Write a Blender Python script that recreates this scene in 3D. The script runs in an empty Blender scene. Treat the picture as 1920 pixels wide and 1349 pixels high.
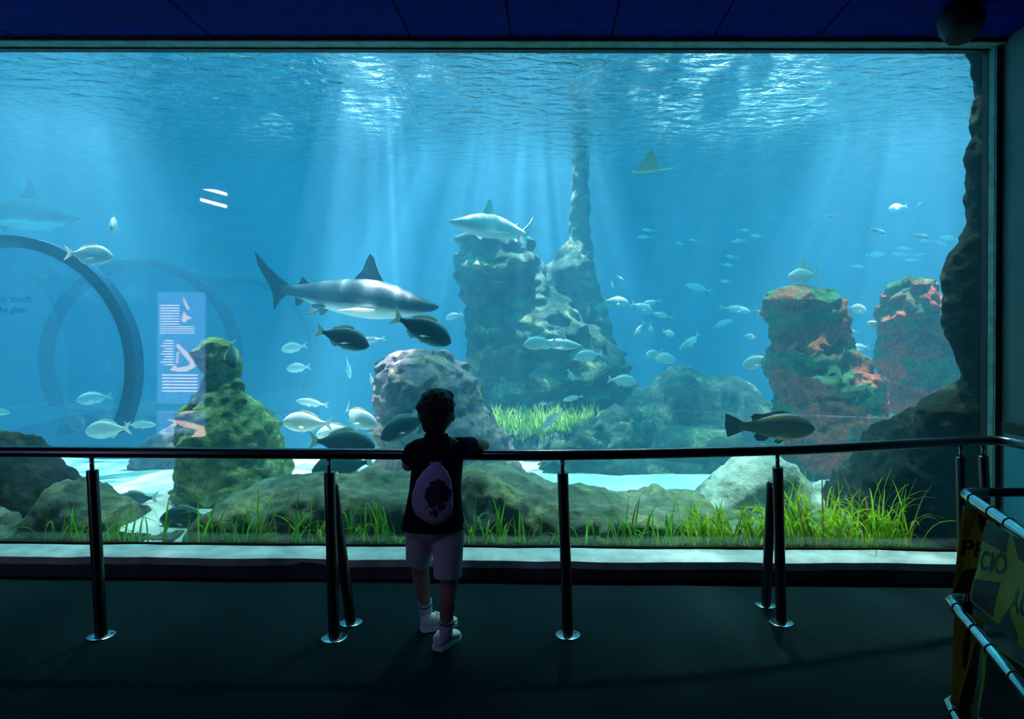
import bpy, math, random
from mathutils import Vector, Matrix, noise, Euler

random.seed(7)
sc = bpy.context.scene
C = sc.collection

# ------------------------------------------------------------------ camera
F = 1280.0
CX, CY = 1029.0, 626.0
CAM = Vector((0, 0, 1.6))
ROT = Euler((math.radians(90), 0, math.radians(0.5)), 'XYZ').to_matrix() @ Matrix.Rotation(math.radians(0.3), 3, 'Z')
cam = bpy.data.cameras.new('camera')
cam.sensor_width = 36
cam.lens = 36 * F / 1920
cam.shift_x = -(CX - 960) / 1920
cam.shift_y = -(674.5 - CY) / 1920
cam.clip_start = 0.05
camo = bpy.data.objects.new('camera', cam)
C.objects.link(camo)
camo.matrix_world = Matrix.Translation(CAM) @ ROT.to_4x4()
sc.camera = camo


def P(u, v, Y):
    """the point seen at photograph pixel (u, v) on the world plane y = Y"""
    d = ROT @ Vector(((u - CX) / F, -(v - CY) / F, -1))
    return CAM + d * ((Y - CAM.y) / d.y)


def lerp_rows(rows, t):
    for i in range(len(rows) - 1):
        if t <= rows[i + 1][0]:
            a, b = rows[i], rows[i + 1]
            k = (t - a[0]) / (b[0] - a[0] + 1e-9)
            k = max(0, min(1, k))
            return [a[j] * (1 - k) + b[j] * k for j in range(len(a))]
    return list(rows[-1])


# ------------------------------------------------------------------ materials
def newmat(name):
    m = bpy.data.materials.new(name)
    m.use_nodes = True
    nt = m.node_tree
    nt.nodes.clear()
    out = nt.nodes.new('ShaderNodeOutputMaterial')
    return m, nt, out


def N(nt, kind, **kw):
    n = nt.nodes.new(kind)
    for k, v in kw.items():
        if k.startswith('i_'):
            key = k[2:]
            key = int(key) if key.isdigit() else key.replace('_', ' ')
            n.inputs[key].default_value = v
        else:
            setattr(n, k, v)
    return n


def L(nt, a, b):
    nt.links.new(a, b)


def ramp(nt, stops, interp='LINEAR'):
    r = nt.nodes.new('ShaderNodeValToRGB')
    r.color_ramp.interpolation = interp
    e = r.color_ramp.elements
    while len(e) < len(stops):
        e.new(0.5)
    for el, (p, c) in zip(e, stops):
        el.position = p
        el.color = (c[0], c[1], c[2], 1) if len(c) == 3 else c
    return r


def simple(name, col, rough=0.6, metal=0.0, nscale=0, namp=0.25, bump=0.0, bscale=40, spec=0.5):
    m, nt, out = newmat(name)
    b = N(nt, 'ShaderNodeBsdfPrincipled')
    b.inputs['Roughness'].default_value = rough
    b.inputs['Metallic'].default_value = metal
    b.inputs['Specular IOR Level'].default_value = spec
    b.inputs['Base Color'].default_value = (*col, 1)
    tc = N(nt, 'ShaderNodeTexCoord')
    if nscale:
        n = N(nt, 'ShaderNodeTexNoise', i_Scale=nscale, i_Detail=6.0)
        L(nt, tc.outputs['Object'], n.inputs['Vector'])
        lo = [max(0, c * (1 - namp)) for c in col]
        hi = [min(1, c * (1 + namp)) for c in col]
        r = ramp(nt, [(0.3, lo), (0.7, hi)])
        L(nt, n.outputs['Fac'], r.inputs['Fac'])
        L(nt, r.outputs['Color'], b.inputs['Base Color'])
    if bump:
        n2 = N(nt, 'ShaderNodeTexNoise', i_Scale=bscale, i_Detail=5.0)
        L(nt, tc.outputs['Object'], n2.inputs['Vector'])
        bp = N(nt, 'ShaderNodeBump', i_Strength=bump, i_Distance=0.02)
        L(nt, n2.outputs['Fac'], bp.inputs['Height'])
        L(nt, bp.outputs['Normal'], b.inputs['Normal'])
    L(nt, b.outputs['BSDF'], out.inputs['Surface'])
    return m


def emit(name, col, s):
    m, nt, out = newmat(name)
    e = N(nt, 'ShaderNodeEmission')
    e.inputs['Color'].default_value = (*col, 1)
    e.inputs['Strength'].default_value = s
    L(nt, e.outputs['Emission'], out.inputs['Surface'])
    return m


def rockmat(name, dark, light, patch=None, patch_amt=0.5, speck=None, pscale=2.2, bump=0.8):
    """mottled stone; coralline / algae patches with shapes of their own"""
    m, nt, out = newmat(name)
    b = N(nt, 'ShaderNodeBsdfPrincipled')
    b.inputs['Roughness'].default_value = 0.9
    b.inputs['Specular IOR Level'].default_value = 0.15
    g = N(nt, 'ShaderNodeNewGeometry')
    n = N(nt, 'ShaderNodeTexNoise', i_Scale=5.0, i_Detail=9.0, i_Roughness=0.65)
    L(nt, g.outputs['Position'], n.inputs['Vector'])
    r = ramp(nt, [(0.32, dark), (0.68, light)])
    L(nt, n.outputs['Fac'], r.inputs['Fac'])
    col = r.outputs['Color']
    if patch:
        mp = N(nt, 'ShaderNodeMapping')
        mp.inputs['Scale'].default_value = (1, 1, 1.9)
        L(nt, g.outputs['Position'], mp.inputs['Vector'])
        n2 = N(nt, 'ShaderNodeTexNoise', i_Scale=pscale, i_Detail=7.0, i_Roughness=0.6)
        L(nt, mp.outputs['Vector'], n2.inputs['Vector'])
        c = 0.5 + (0.5 - patch_amt) * 0.35
        r2 = ramp(nt, [(c - 0.035, (0, 0, 0)), (c + 0.06, (1, 1, 1))])
        L(nt, n2.outputs['Fac'], r2.inputs['Fac'])
        n3 = N(nt, 'ShaderNodeTexNoise', i_Scale=22.0, i_Detail=4.0)
        L(nt, g.outputs['Position'], n3.inputs['Vector'])
        r3 = ramp(nt, [(0.35, [x * 0.45 for x in patch]), (0.65, patch)])
        L(nt, n3.outputs['Fac'], r3.inputs['Fac'])
        mx = N(nt, 'ShaderNodeMix', data_type='RGBA')
        L(nt, r2.outputs['Color'], mx.inputs['Factor'])
        L(nt, col, mx.inputs['A'])
        L(nt, r3.outputs['Color'], mx.inputs['B'])
        col = mx.outputs['Result']
    if speck:
        v = N(nt, 'ShaderNodeTexVoronoi', i_Scale=26.0)
        L(nt, g.outputs['Position'], v.inputs['Vector'])
        r4 = ramp(nt, [(0.12, (1, 1, 1)), (0.22, (0, 0, 0))])
        L(nt, v.outputs['Distance'], r4.inputs['Fac'])
        mx2 = N(nt, 'ShaderNodeMix', data_type='RGBA')
        L(nt, r4.outputs['Color'], mx2.inputs['Factor'])
        L(nt, col, mx2.inputs['A'])
        mx2.inputs['B'].default_value = (*speck, 1)
        col = mx2.outputs['Result']
    L(nt, col, b.inputs['Base Color'])
    nb = N(nt, 'ShaderNodeTexNoise', i_Scale=16.0, i_Detail=10.0, i_Roughness=0.7)
    L(nt, g.outputs['Position'], nb.inputs['Vector'])
    bp = N(nt, 'ShaderNodeBump', i_Strength=bump, i_Distance=0.05)
    L(nt, nb.outputs['Fac'], bp.inputs['Height'])
    L(nt, bp.outputs['Normal'], b.inputs['Normal'])
    L(nt, b.outputs['BSDF'], out.inputs['Surface'])
    return m


def fishmat(name, back, belly, split=0.0, width=0.08, rough=0.4, trans=0.12, sheen=0.5):
    """countershaded skin: dark back, pale belly, split along the body's own height"""
    m, nt, out = newmat(name)
    b = N(nt, 'ShaderNodeBsdfPrincipled')
    b.inputs['Roughness'].default_value = rough
    b.inputs['Specular IOR Level'].default_value = 0.4
    tc = N(nt, 'ShaderNodeTexCoord')
    sp = N(nt, 'ShaderNodeSeparateXYZ')
    L(nt, tc.outputs['Object'], sp.inputs['Vector'])
    n = N(nt, 'ShaderNodeTexNoise', i_Scale=9.0, i_Detail=3.0)
    L(nt, tc.outputs['Object'], n.inputs['Vector'])
    ad = N(nt, 'ShaderNodeMath', operation='MULTIPLY_ADD')
    L(nt, n.outputs['Fac'], ad.inputs[0])
    ad.inputs[1].default_value = 0.03
    L(nt, sp.outputs['Z'], ad.inputs[2])
    mr = N(nt, 'ShaderNodeMapRange')
    mr.inputs['From Min'].default_value = split - width / 2
    mr.inputs['From Max'].default_value = split + width / 2
    L(nt, ad.outputs['Value'], mr.inputs['Value'])
    mx = N(nt, 'ShaderNodeMix', data_type='RGBA')
    L(nt, mr.outputs['Result'], mx.inputs['Factor'])
    mx.inputs['A'].default_value = (*belly, 1)
    mx.inputs['B'].default_value = (*back, 1)
    n2 = N(nt, 'ShaderNodeTexVoronoi', i_Scale=46.0)
    L(nt, tc.outputs['Object'], n2.inputs['Vector'])
    bp = N(nt, 'ShaderNodeBump', i_Strength=0.25, i_Distance=0.006)
    L(nt, n2.outputs['Distance'], bp.inputs['Height'])
    L(nt, bp.outputs['Normal'], b.inputs['Normal'])
    b.inputs['Sheen Weight'].default_value = sheen
    b.inputs['Sheen Roughness'].default_value = 0.35
    L(nt, mx.outputs['Result'], b.inputs['Base Color'])
    t_ = N(nt, 'ShaderNodeBsdfTranslucent')
    L(nt, mx.outputs['Result'], t_.inputs['Color'])
    ms = N(nt, 'ShaderNodeMixShader')
    ms.inputs['Fac'].default_value = trans
    L(nt, b.outputs['BSDF'], ms.inputs[1])
    L(nt, t_.outputs['BSDF'], ms.inputs[2])
    L(nt, ms.outputs['Shader'], out.inputs['Surface'])
    return m


M = {}
M['room_dark'] = simple('dark_paint', (0.045, 0.06, 0.09), 0.6, nscale=3, namp=0.2, bump=0.1)
M['wall_side'] = simple('side_wall_paint', (0.13, 0.19, 0.19), 0.5, nscale=2, namp=0.2, bump=0.08)
M['floor'] = simple('floor_vinyl', (0.005, 0.017, 0.022), 0.85, nscale=60, namp=0.35, bump=0.25, bscale=150, spec=0.04)
M['ceil'] = simple('blue_ceiling_panel', (0.004, 0.009, 0.19), 0.8, nscale=14, namp=0.3, bump=0.15, bscale=60, spec=0.06)
M['sill'] = simple('pale_plaster', (0.55, 0.58, 0.60), 0.6, nscale=7, namp=0.25, bump=0.3, bscale=14)
M['kerb'] = simple('dark_kerb', (0.06, 0.055, 0.085), 0.7, nscale=8, namp=0.3, bump=0.15)
M['frame'] = simple('teal_frame_paint', (0.16, 0.30, 0.27), 0.5, nscale=12, namp=0.3, bump=0.15)
M['black'] = simple('black_seal', (0.008, 0.009, 0.012), 0.5, nscale=9)
M['steel'] = simple('brushed_steel', (0.42, 0.42, 0.44), 0.22, 1.0, nscale=30, namp=0.1)
M['steel_dark'] = simple('dark_steel', (0.12, 0.12, 0.14), 0.28, 1.0, nscale=30, namp=0.15)
M['sand'] = simple('pale_sand', (0.80, 0.79, 0.74), 0.95, nscale=3, namp=0.1, bump=0.5, bscale=5, spec=0.05)
M['tank_wall'] = simple('blue_tank_wall', (0.03, 0.20, 0.34), 0.9, nscale=0.8, namp=0.35, bump=0.3, bscale=3, spec=0.05)

# rocks
M['r_front'] = rockmat('algae_boulder', (0.08, 0.11, 0.075), (0.34, 0.38, 0.28), (0.46, 0.48, 0.24), 0.35)
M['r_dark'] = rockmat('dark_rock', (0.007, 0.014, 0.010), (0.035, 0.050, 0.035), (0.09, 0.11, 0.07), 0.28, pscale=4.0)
M['r_pale'] = rockmat('pale_rock', (0.50, 0.51, 0.42), (0.80, 0.80, 0.70), (0.30, 0.33, 0.22), 0.3)
M['r_red'] = rockmat('red_algae_rock', (0.05, 0.14, 0.07), (0.20, 0.34, 0.16), (0.95, 0.19, 0.10), 0.60, speck=(0.55, 0.5, 0.35), pscale=1.7)
M['r_green'] = rockmat('green_algae_rock', (0.09, 0.15, 0.05), (0.34, 0.44, 0.14), (0.72, 0.72, 0.28), 0.45, speck=(0.7, 0.75, 0.4), pscale=3.5)
M['r_mauve'] = rockmat('mauve_rock', (0.16, 0.13, 0.16), (0.42, 0.33, 0.38), (0.55, 0.42, 0.36), 0.45, pscale=3.0)
M['r_far'] = rockmat('weathered_rock', (0.03, 0.07, 0.06), (0.12, 0.19, 0.16), (0.45, 0.48, 0.28), 0.33, pscale=2.0)

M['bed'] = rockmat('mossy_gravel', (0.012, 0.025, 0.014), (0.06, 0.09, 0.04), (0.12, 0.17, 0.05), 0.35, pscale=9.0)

# fish
M['f_silver'] = fishmat('silver_scales', (0.78, 0.82, 0.84), (0.95, 0.95, 0.95), -0.02, 0.16)
M['f_dark'] = fishmat('shaded_scales', (0.06, 0.17, 0.19), (0.74, 0.82, 0.78), -0.115, 0.09)  # near bream in backlight: their shade is put into the scale colour
M['f_fin'] = fishmat('pale_fin', (0.80, 0.84, 0.76), (0.90, 0.92, 0.86), 0, 0.3, 0.6, 0.5)
M['f_white'] = fishmat('white_scales', (0.90, 0.92, 0.94), (0.97, 0.97, 0.97), 0, 0.2, 0.4, 0.3)
M['f_grouper'] = fishmat('olive_scales', (0.055, 0.045, 0.012), (0.19, 0.15, 0.02), -0.03, 0.2, 0.55, 0.0, 0.2)
M['f_grouper_fin'] = fishmat('dark_olive_fin', (0.035, 0.03, 0.012), (0.05, 0.04, 0.015), 0, 0.3, 0.6)
M['shark'] = fishmat('shark_skin', (0.018, 0.045, 0.065), (0.92, 0.94, 0.90), -0.026, 0.03, 0.5, 0.0, 0.05)
M['shark_pale'] = fishmat('pale_shark_skin', (0.62, 0.66, 0.66), (0.92, 0.93, 0.90), -0.03, 0.03, 0.5)
M['shark_fin'] = fishmat('shark_fin_skin', (0.012, 0.032, 0.048), (0.02, 0.04, 0.055), 0, 0.3, 0.5, 0.0, 0.05)
M['ray'] = fishmat('ray_skin', (0.32, 0.50, 0.36), (0.80, 0.85, 0.50), 0.03, 0.06, 0.5)
M['eye'] = simple('fish_eye', (0.01, 0.01, 0.012), 0.15, nscale=50)
def grassmat(name, col):
    m, nt, out = newmat(name)
    g = N(nt, 'ShaderNodeNewGeometry')
    n = N(nt, 'ShaderNodeTexNoise', i_Scale=9.0, i_Detail=3.0)
    L(nt, g.outputs['Position'], n.inputs['Vector'])
    r = ramp(nt, [(0.3, [c * 0.6 for c in col]), (0.7, [min(1, c * 1.35) for c in col])])
    L(nt, n.outputs['Fac'], r.inputs['Fac'])
    a = N(nt, 'ShaderNodeBsdfDiffuse')
    t_ = N(nt, 'ShaderNodeBsdfTranslucent')
    L(nt, r.outputs['Color'], a.inputs['Color'])
    L(nt, r.outputs['Color'], t_.inputs['Color'])
    mx = N(nt, 'ShaderNodeMixShader')
    mx.inputs['Fac'].default_value = 0.5
    L(nt, a.outputs['BSDF'], mx.inputs[1])
    L(nt, t_.outputs['BSDF'], mx.inputs[2])
    L(nt, mx.outputs['Shader'], out.inputs['Surface'])
    return m


M['grass_lime'] = grassmat('lime_seagrass', (0.56, 0.95, 0.05))
M['grass_green'] = grassmat('green_seagrass', (0.24, 0.60, 0.06))
M['grass_far'] = grassmat('far_seagrass', (0.55, 0.80, 0.22))
M['grass_brown'] = grassmat('brown_seagrass', (0.40, 0.26, 0.08))

# boy
M['skin'] = simple('skin', (0.42, 0.24, 0.17), 0.55, nscale=20, namp=0.1)
M['hair'] = simple('dark_hair', (0.012, 0.010, 0.010), 0.6, nscale=80, namp=0.5, bump=0.6, bscale=90)
M['shirt'] = simple('navy_cotton', (0.010, 0.010, 0.022), 0.9, nscale=40, namp=0.3, bump=0.2, bscale=30, spec=0.1)
M['shorts'] = simple('white_cotton', (0.62, 0.60, 0.68), 0.9, nscale=12, namp=0.08, bump=0.5, bscale=14, spec=0.1)
M['sock'] = simple('white_sock', (0.60, 0.60, 0.70), 0.9, nscale=40, namp=0.1)
M['sock_band'] = simple('blue_sock_band', (0.05, 0.06, 0.35), 0.9, nscale=40, namp=0.1)
M['shoe'] = simple('white_shoe_leather', (0.72, 0.74, 0.74), 0.6, nscale=25, namp=0.08)
M['sole'] = simple('rubber_sole', (0.80, 0.82, 0.84), 0.7, nscale=25, namp=0.08)
M['cord'] = simple('dark_cord', (0.02, 0.02, 0.03), 0.8, nscale=60)

# barrier
M['chrome'] = simple('chrome_tube', (0.65, 0.68, 0.70), 0.18, 1.0, nscale=20, namp=0.08)
M['tie'] = simple('black_cable_tie', (0.008, 0.008, 0.01), 0.5, nscale=40)
M['tape'] = simple('yellow_tape', (0.55, 0.43, 0.01), 0.45, nscale=5, namp=0.12, bump=0.2, bscale=9)
M['ink'] = simple('black_tape_ink', (0.008, 0.008, 0.012), 0.5, nscale=40)


def bagmat():
    m, nt, out = newmat('printed_bag_cloth')
    b = N(nt, 'ShaderNodeBsdfPrincipled')
    b.inputs['Roughness'].default_value = 0.8
    tc = N(nt, 'ShaderNodeTexCoord')
    n = N(nt, 'ShaderNodeTexNoise', i_Scale=17.0, i_Detail=3.0)
    L(nt, tc.outputs['Object'], n.inputs['Vector'])
    mp = N(nt, 'ShaderNodeMapping')
    mp.inputs['Scale'].default_value = (15, 0, 9)
    mp.inputs['Location'].default_value = (-0.3, 0, 0.05)
    L(nt, tc.outputs['Object'], mp.inputs['Vector'])
    ln = N(nt, 'ShaderNodeVectorMath', operation='LENGTH')
    L(nt, mp.outputs['Vector'], ln.inputs[0])
    a = N(nt, 'ShaderNodeMapRange')
    a.inputs['From Min'].default_value = 0.55
    a.inputs['From Max'].default_value = 1.15
    a.inputs['To Min'].default_value = 0.20
    a.inputs['To Max'].default_value = -0.25
    L(nt, ln.outputs['Value'], a.inputs['Value'])
    ad = N(nt, 'ShaderNodeMath', operation='ADD')
    L(nt, n.outputs['Fac'], ad.inputs[0])
    L(nt, a.outputs['Result'], ad.inputs[1])
    r = ramp(nt, [(0.50, (0.42, 0.42, 0.62)), (0.56, (0.02, 0.02, 0.05))])
    L(nt, ad.outputs['Value'], r.inputs['Fac'])
    L(nt, r.outputs['Color'], b.inputs['Base Color'])
    L(nt, b.outputs['BSDF'], out.inputs['Surface'])
    return m


M['bag'] = bagmat()


def glassmat(name, refl, rough=0.0, tint=(1, 1, 1), bump=0.0, bscale=3.0, blend=None):
    m, nt, out = newmat(name)
    t = N(nt, 'ShaderNodeBsdfTransparent')
    t.inputs['Color'].default_value = (*tint, 1)
    g = N(nt, 'ShaderNodeBsdfGlossy')
    g.inputs['Roughness'].default_value = rough
    mx = N(nt, 'ShaderNodeMixShader')
    if blend:
        lw = N(nt, 'ShaderNodeLayerWeight', i_Blend=blend)
        ma = N(nt, 'ShaderNodeMath', operation='MULTIPLY_ADD')
        L(nt, lw.outputs['Facing'], ma.inputs[0])
        ma.inputs[1].default_value = blend
        ma.inputs[2].default_value = refl
        L(nt, ma.outputs['Value'], mx.inputs['Fac'])
    else:
        mx.inputs['Fac'].default_value = refl
    if bump:
        n = N(nt, 'ShaderNodeTexNoise', i_Scale=bscale, i_Detail=4.0)
        gg = N(nt, 'ShaderNodeNewGeometry')
        L(nt, gg.outputs['Position'], n.inputs['Vector'])
        bp = N(nt, 'ShaderNodeBump', i_Strength=bump, i_Distance=0.1)
        L(nt, n.outputs['Fac'], bp.inputs['Height'])
        L(nt, bp.outputs['Normal'], g.inputs['Normal'])
    L(nt, t.outputs['BSDF'], mx.inputs[1])
    L(nt, g.outputs['BSDF'], mx.inputs[2])
    L(nt, mx.outputs['Shader'], out.inputs['Surface'])
    return m


M['glass'] = glassmat('window_glass', 0.055)
M['acrylic'] = glassmat('acrylic_tunnel', 0.05, 0.05, (0.66, 0.87, 0.94), 0.5, 2.0, blend=0.25)
M['rib'] = simple('dark_blue_rib', (0.010, 0.07, 0.16), 0.5, nscale=6, spec=0.1)

SCAT = (0.014, 0.048, 0.076)
ABSO = (0.170, 0.050, 0.026)


def watermat():
    m, nt, out = newmat('blue_water')
    s = N(nt, 'ShaderNodeVolumeScatter')
    k = max(SCAT)
    s.inputs['Color'].default_value = (SCAT[0] / k, SCAT[1] / k, SCAT[2] / k, 1)
    s.inputs['Density'].default_value = k
    s.inputs['Anisotropy'].default_value = 0.0
    a = N(nt, 'ShaderNodeVolumeAbsorption')
    k2 = max(ABSO)
    a.inputs['Color'].default_value = (1 - ABSO[0] / k2, 1 - ABSO[1] / k2, 1 - ABSO[2] / k2, 1)
    a.inputs['Density'].default_value = k2
    ad = N(nt, 'ShaderNodeAddShader')
    L(nt, s.outputs['Volume'], ad.inputs[0])
    L(nt, a.outputs['Volume'], ad.inputs[1])
    L(nt, ad.outputs['Shader'], out.inputs['Volume'])
    return m


M['water'] = watermat()


def surfmat():
    """rippled surface seen from below: mirror beyond the critical angle, clear for steep light;
    a noise tint stands in for light focused by the ripples"""
    m, nt, out = newmat('rippled_surface')
    g = N(nt, 'ShaderNodeNewGeometry')
    n = N(nt, 'ShaderNodeTexNoise', i_Scale=4.5, i_Detail=4.0, i_Roughness=0.55, i_Distortion=0.8)
    mp = N(nt, 'ShaderNodeMapping')
    mp.inputs['Scale'].default_value = (0.75, 1.25, 1)
    L(nt, g.outputs['Position'], mp.inputs['Vector'])
    L(nt, mp.outputs['Vector'], n.inputs['Vector'])
    bp = N(nt, 'ShaderNodeBump', i_Strength=0.85, i_Distance=0.20)
    L(nt, n.outputs['Fac'], bp.inputs['Height'])
    fr = N(nt, 'ShaderNodeFresnel', i_IOR=1.33)
    gl = N(nt, 'ShaderNodeBsdfGlossy')
    gl.inputs['Roughness'].default_value = 0.03
    L(nt, bp.outputs['Normal'], gl.inputs['Normal'])
    L(nt, bp.outputs['Normal'], fr.inputs['Normal'])
    tr = N(nt, 'ShaderNodeBsdfTransparent')
    # caustic light painted into the transmission colour as noise
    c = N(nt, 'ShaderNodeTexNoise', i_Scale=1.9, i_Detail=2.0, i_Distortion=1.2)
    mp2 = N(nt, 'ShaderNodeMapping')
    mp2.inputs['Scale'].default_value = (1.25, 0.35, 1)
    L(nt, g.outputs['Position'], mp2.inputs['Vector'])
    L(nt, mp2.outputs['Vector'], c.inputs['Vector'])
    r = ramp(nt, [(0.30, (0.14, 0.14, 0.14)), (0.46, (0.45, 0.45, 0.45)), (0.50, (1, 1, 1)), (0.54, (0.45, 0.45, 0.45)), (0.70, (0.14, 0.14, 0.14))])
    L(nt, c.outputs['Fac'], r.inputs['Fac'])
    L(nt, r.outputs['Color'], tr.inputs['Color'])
    mx = N(nt, 'ShaderNodeMixShader')
    L(nt, fr.outputs['Fac'], mx.inputs['Fac'])
    L(nt, tr.outputs['BSDF'], mx.inputs[1])
    L(nt, gl.outputs['BSDF'], mx.inputs[2])
    L(nt, mx.outputs['Shader'], out.inputs['Surface'])
    return m


M['surface'] = surfmat()


# ------------------------------------------------------------------ mesh helpers
def link_mesh(name, verts, faces, mat, parent=None, smooth=True, origin=None, fmat=None):
    o0 = Vector(origin) if origin is not None else Vector((0, 0, 0))
    me = bpy.data.meshes.new(name)
    me.from_pydata([tuple(Vector(v) - o0) for v in verts], [], faces)
    for m in (mat if isinstance(mat, (list, tuple)) else [mat]):
        me.materials.append(m)
    if fmat:
        for p, i in zip(me.polygons, fmat):
            p.material_index = i
    if smooth:
        me.polygons.foreach_set('use_smooth', [True] * len(me.polygons))
    me.update()
    o = bpy.data.objects.new(name, me)
    C.objects.link(o)
    o.location = o0
    if parent is not None:
        o.parent = parent
        o.matrix_parent_inverse = parent.matrix_basis.inverted()
    return o


def tag(o, label=None, cat=None, group=None, kind=None):
    if label:
        o['label'] = label
    if cat:
        o['category'] = cat
    if group:
        o['group'] = group
    if kind:
        o['kind'] = kind
    return o


def empty(name, loc, label, cat, group=None):
    o = bpy.data.objects.new(name, None)
    C.objects.link(o)
    o.empty_display_size = 0.1
    o.matrix_basis = Matrix.Translation(Vector(loc))
    return tag(o, label, cat, group)


class MB:
    def __init__(s):
        s.v, s.f, s.m = [], [], []

    def add(s, v, f, mi=0):
        b = len(s.v)
        s.v += [Vector(x) for x in v]
        s.f += [tuple(i + b for i in q) for q in f]
        s.m += [mi] * len(f)
        return s

    def box(s, a, b, mi=0):
        x0, y0, z0 = a
        x1, y1, z1 = b
        v = [(x0, y0, z0), (x1, y0, z0), (x1, y1, z0), (x0, y1, z0), (x0, y0, z1), (x1, y0, z1), (x1, y1, z1), (x0, y1, z1)]
        return s.add(v, [(3, 2, 1, 0), (4, 5, 6, 7), (0, 1, 5, 4), (1, 2, 6, 5), (2, 3, 7, 6), (3, 0, 4, 7)], mi)

    def tube(s, pts, r, n=14, mi=0, cap=True):
        pts = [Vector(p) for p in pts]
        rs = r if isinstance(r, (list, tuple)) else [r] * len(pts)
        ref = None
        rings = []
        for i, p in enumerate(pts):
            t = (pts[min(i + 1, len(pts) - 1)] - pts[max(i - 1, 0)]).normalized()
            if ref is None:
                ref = Vector((0, 0, 1)) if abs(t.z) < 0.9 else Vector((0, 1, 0))
            a = t.cross(ref).normalized()
            b = a.cross(t).normalized()
            ref = b
            rings.append([p + (a * math.cos(2 * math.pi * k / n) + b * math.sin(2 * math.pi * k / n)) * rs[i] for k in range(n)])
        v = [q for R in rings for q in R]
        f = []
        for i in range(len(rings) - 1):
            for k in range(n):
                k2 = (k + 1) % n
                f.append((i * n + k, i * n + k2, (i + 1) * n + k2, (i + 1) * n + k))
        if cap:
            f.append(tuple(range(n))[::-1])
            f.append(tuple((len(rings) - 1) * n + k for k in range(n)))
        return s.add(v, f, mi)

    def sphere(s, c, r, nu=12, nv=8, mi=0, rot=None):
        c = Vector(c)
        r = (r, r, r) if not isinstance(r, (tuple, list)) else r
        v = [Vector((0, 0, r[2]))]
        for j in range(1, nv):
            th = math.pi * j / nv
            for i in range(nu):
                ph = 2 * math.pi * i / nu
                v.append(Vector((r[0] * math.sin(th) * math.cos(ph), r[1] * math.sin(th) * math.sin(ph), r[2] * math.cos(th))))
        v.append(Vector((0, 0, -r[2])))
        f = [(0, 1 + i, 1 + (i + 1) % nu) for i in range(nu)]
        for j in range(nv - 2):
            for i in range(nu):
                a, b = 1 + j * nu + i, 1 + j * nu + (i + 1) % nu
                f.append((a, a + nu, b + nu, b))
        e = len(v) - 1
        f += [(e, 1 + (nv - 2) * nu + (i + 1) % nu, 1 + (nv - 2) * nu + i) for i in range(nu)]
        if rot is not None:
            v = [rot @ q for q in v]
        return s.add([c + q for q in v], f, mi)

    def chain(s, nodes, mi=0):
        """limb: overlapping balls along (point, radius) nodes; joined by a remesh"""
        for (p, r), (q, t) in zip(nodes, nodes[1:]):
            p, q = Vector(p), Vector(q)
            d = (q - p).length
            k = max(2, int(d / (0.45 * min(r, t))))
            for i in range(k + 1):
                w = i / k
                s.sphere(p.lerp(q, w), r * (1 - w) + t * w, 12, 8, mi)
        return s

    def rings(s, rings, mi=0):
        """closed loft through rings of equal count"""
        n = len(rings[0])
        v = [q for R in rings for q in R]
        f = []
        for i in range(len(rings) - 1):
            for k in range(n):
                k2 = (k + 1) % n
                f.append((i * n + k, i * n + k2, (i + 1) * n + k2, (i + 1) * n + k))
        f.append(tuple(range(n))[::-1])
        f.append(tuple((len(rings) - 1) * n + k for k in range(n)))
        return s.add(v, f, mi)

    def plate(s, poly, th, fn, mi=0):
        """flat polygon [(a, b)] thickened by th; fn(a, b, c) gives the point"""
        n = len(poly)
        v = [fn(a, b, -th / 2) for a, b in poly] + [fn(a, b, th / 2) for a, b in poly]
        f = [tuple(range(n))[::-1], tuple(range(n, 2 * n))]
        for i in range(n):
            j = (i + 1) % n
            f.append((i, j, n + j, n + i))
        return s.add(v, f, mi)

    def build(s, name, mat, parent=None, smooth=True, origin=None):
        return link_mesh(name, s.v, s.f, mat, parent, smooth, origin, s.m if isinstance(mat, (list, tuple)) else None)


def remesh(o, voxel, smooth=4):
    m = o.modifiers.new('join', 'REMESH')
    m.mode = 'VOXEL'
    m.voxel_size = voxel
    m.use_smooth_shade = True
    if smooth:
        k = o.modifiers.new('smooth', 'SMOOTH')
        k.factor = 0.5
        k.iterations = smooth
    return o


def auto(o, ang=40):
    me = o.data
    me.set_sharp_from_angle(angle=math.radians(ang)) if hasattr(me, 'set_sharp_from_angle') else None
    return o


def bevel(o, w, seg=2):
    m = o.modifiers.new('bevel', 'BEVEL')
    m.width = w
    m.segments = seg
    m.limit_method = 'ANGLE'
    return o


def fbm(p, s, oct=4):
    return noise.fractal(Vector(p) * s, 1.0, 2.0, oct)


# ------------------------------------------------------------------ the room
YG = 4.68      # window glass
YK = 4.41      # front of the sill
ZS = 0.146     # sill height
ZH = 3.53      # window head
ZC = 3.556     # ceiling
XR = P(1880, 500, 4.54).x      # right wall
XL, YB = -8.0, -4.0

b = MB()
b.box((XL - 0.2, YB - 0.2, -0.2), (XR + 0.2, YK + 0.3, 0))
tag(b.build('floor', M['floor'], smooth=False), 'dark speckled vinyl floor in front of the tank window', 'floor', kind='structure')

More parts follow.
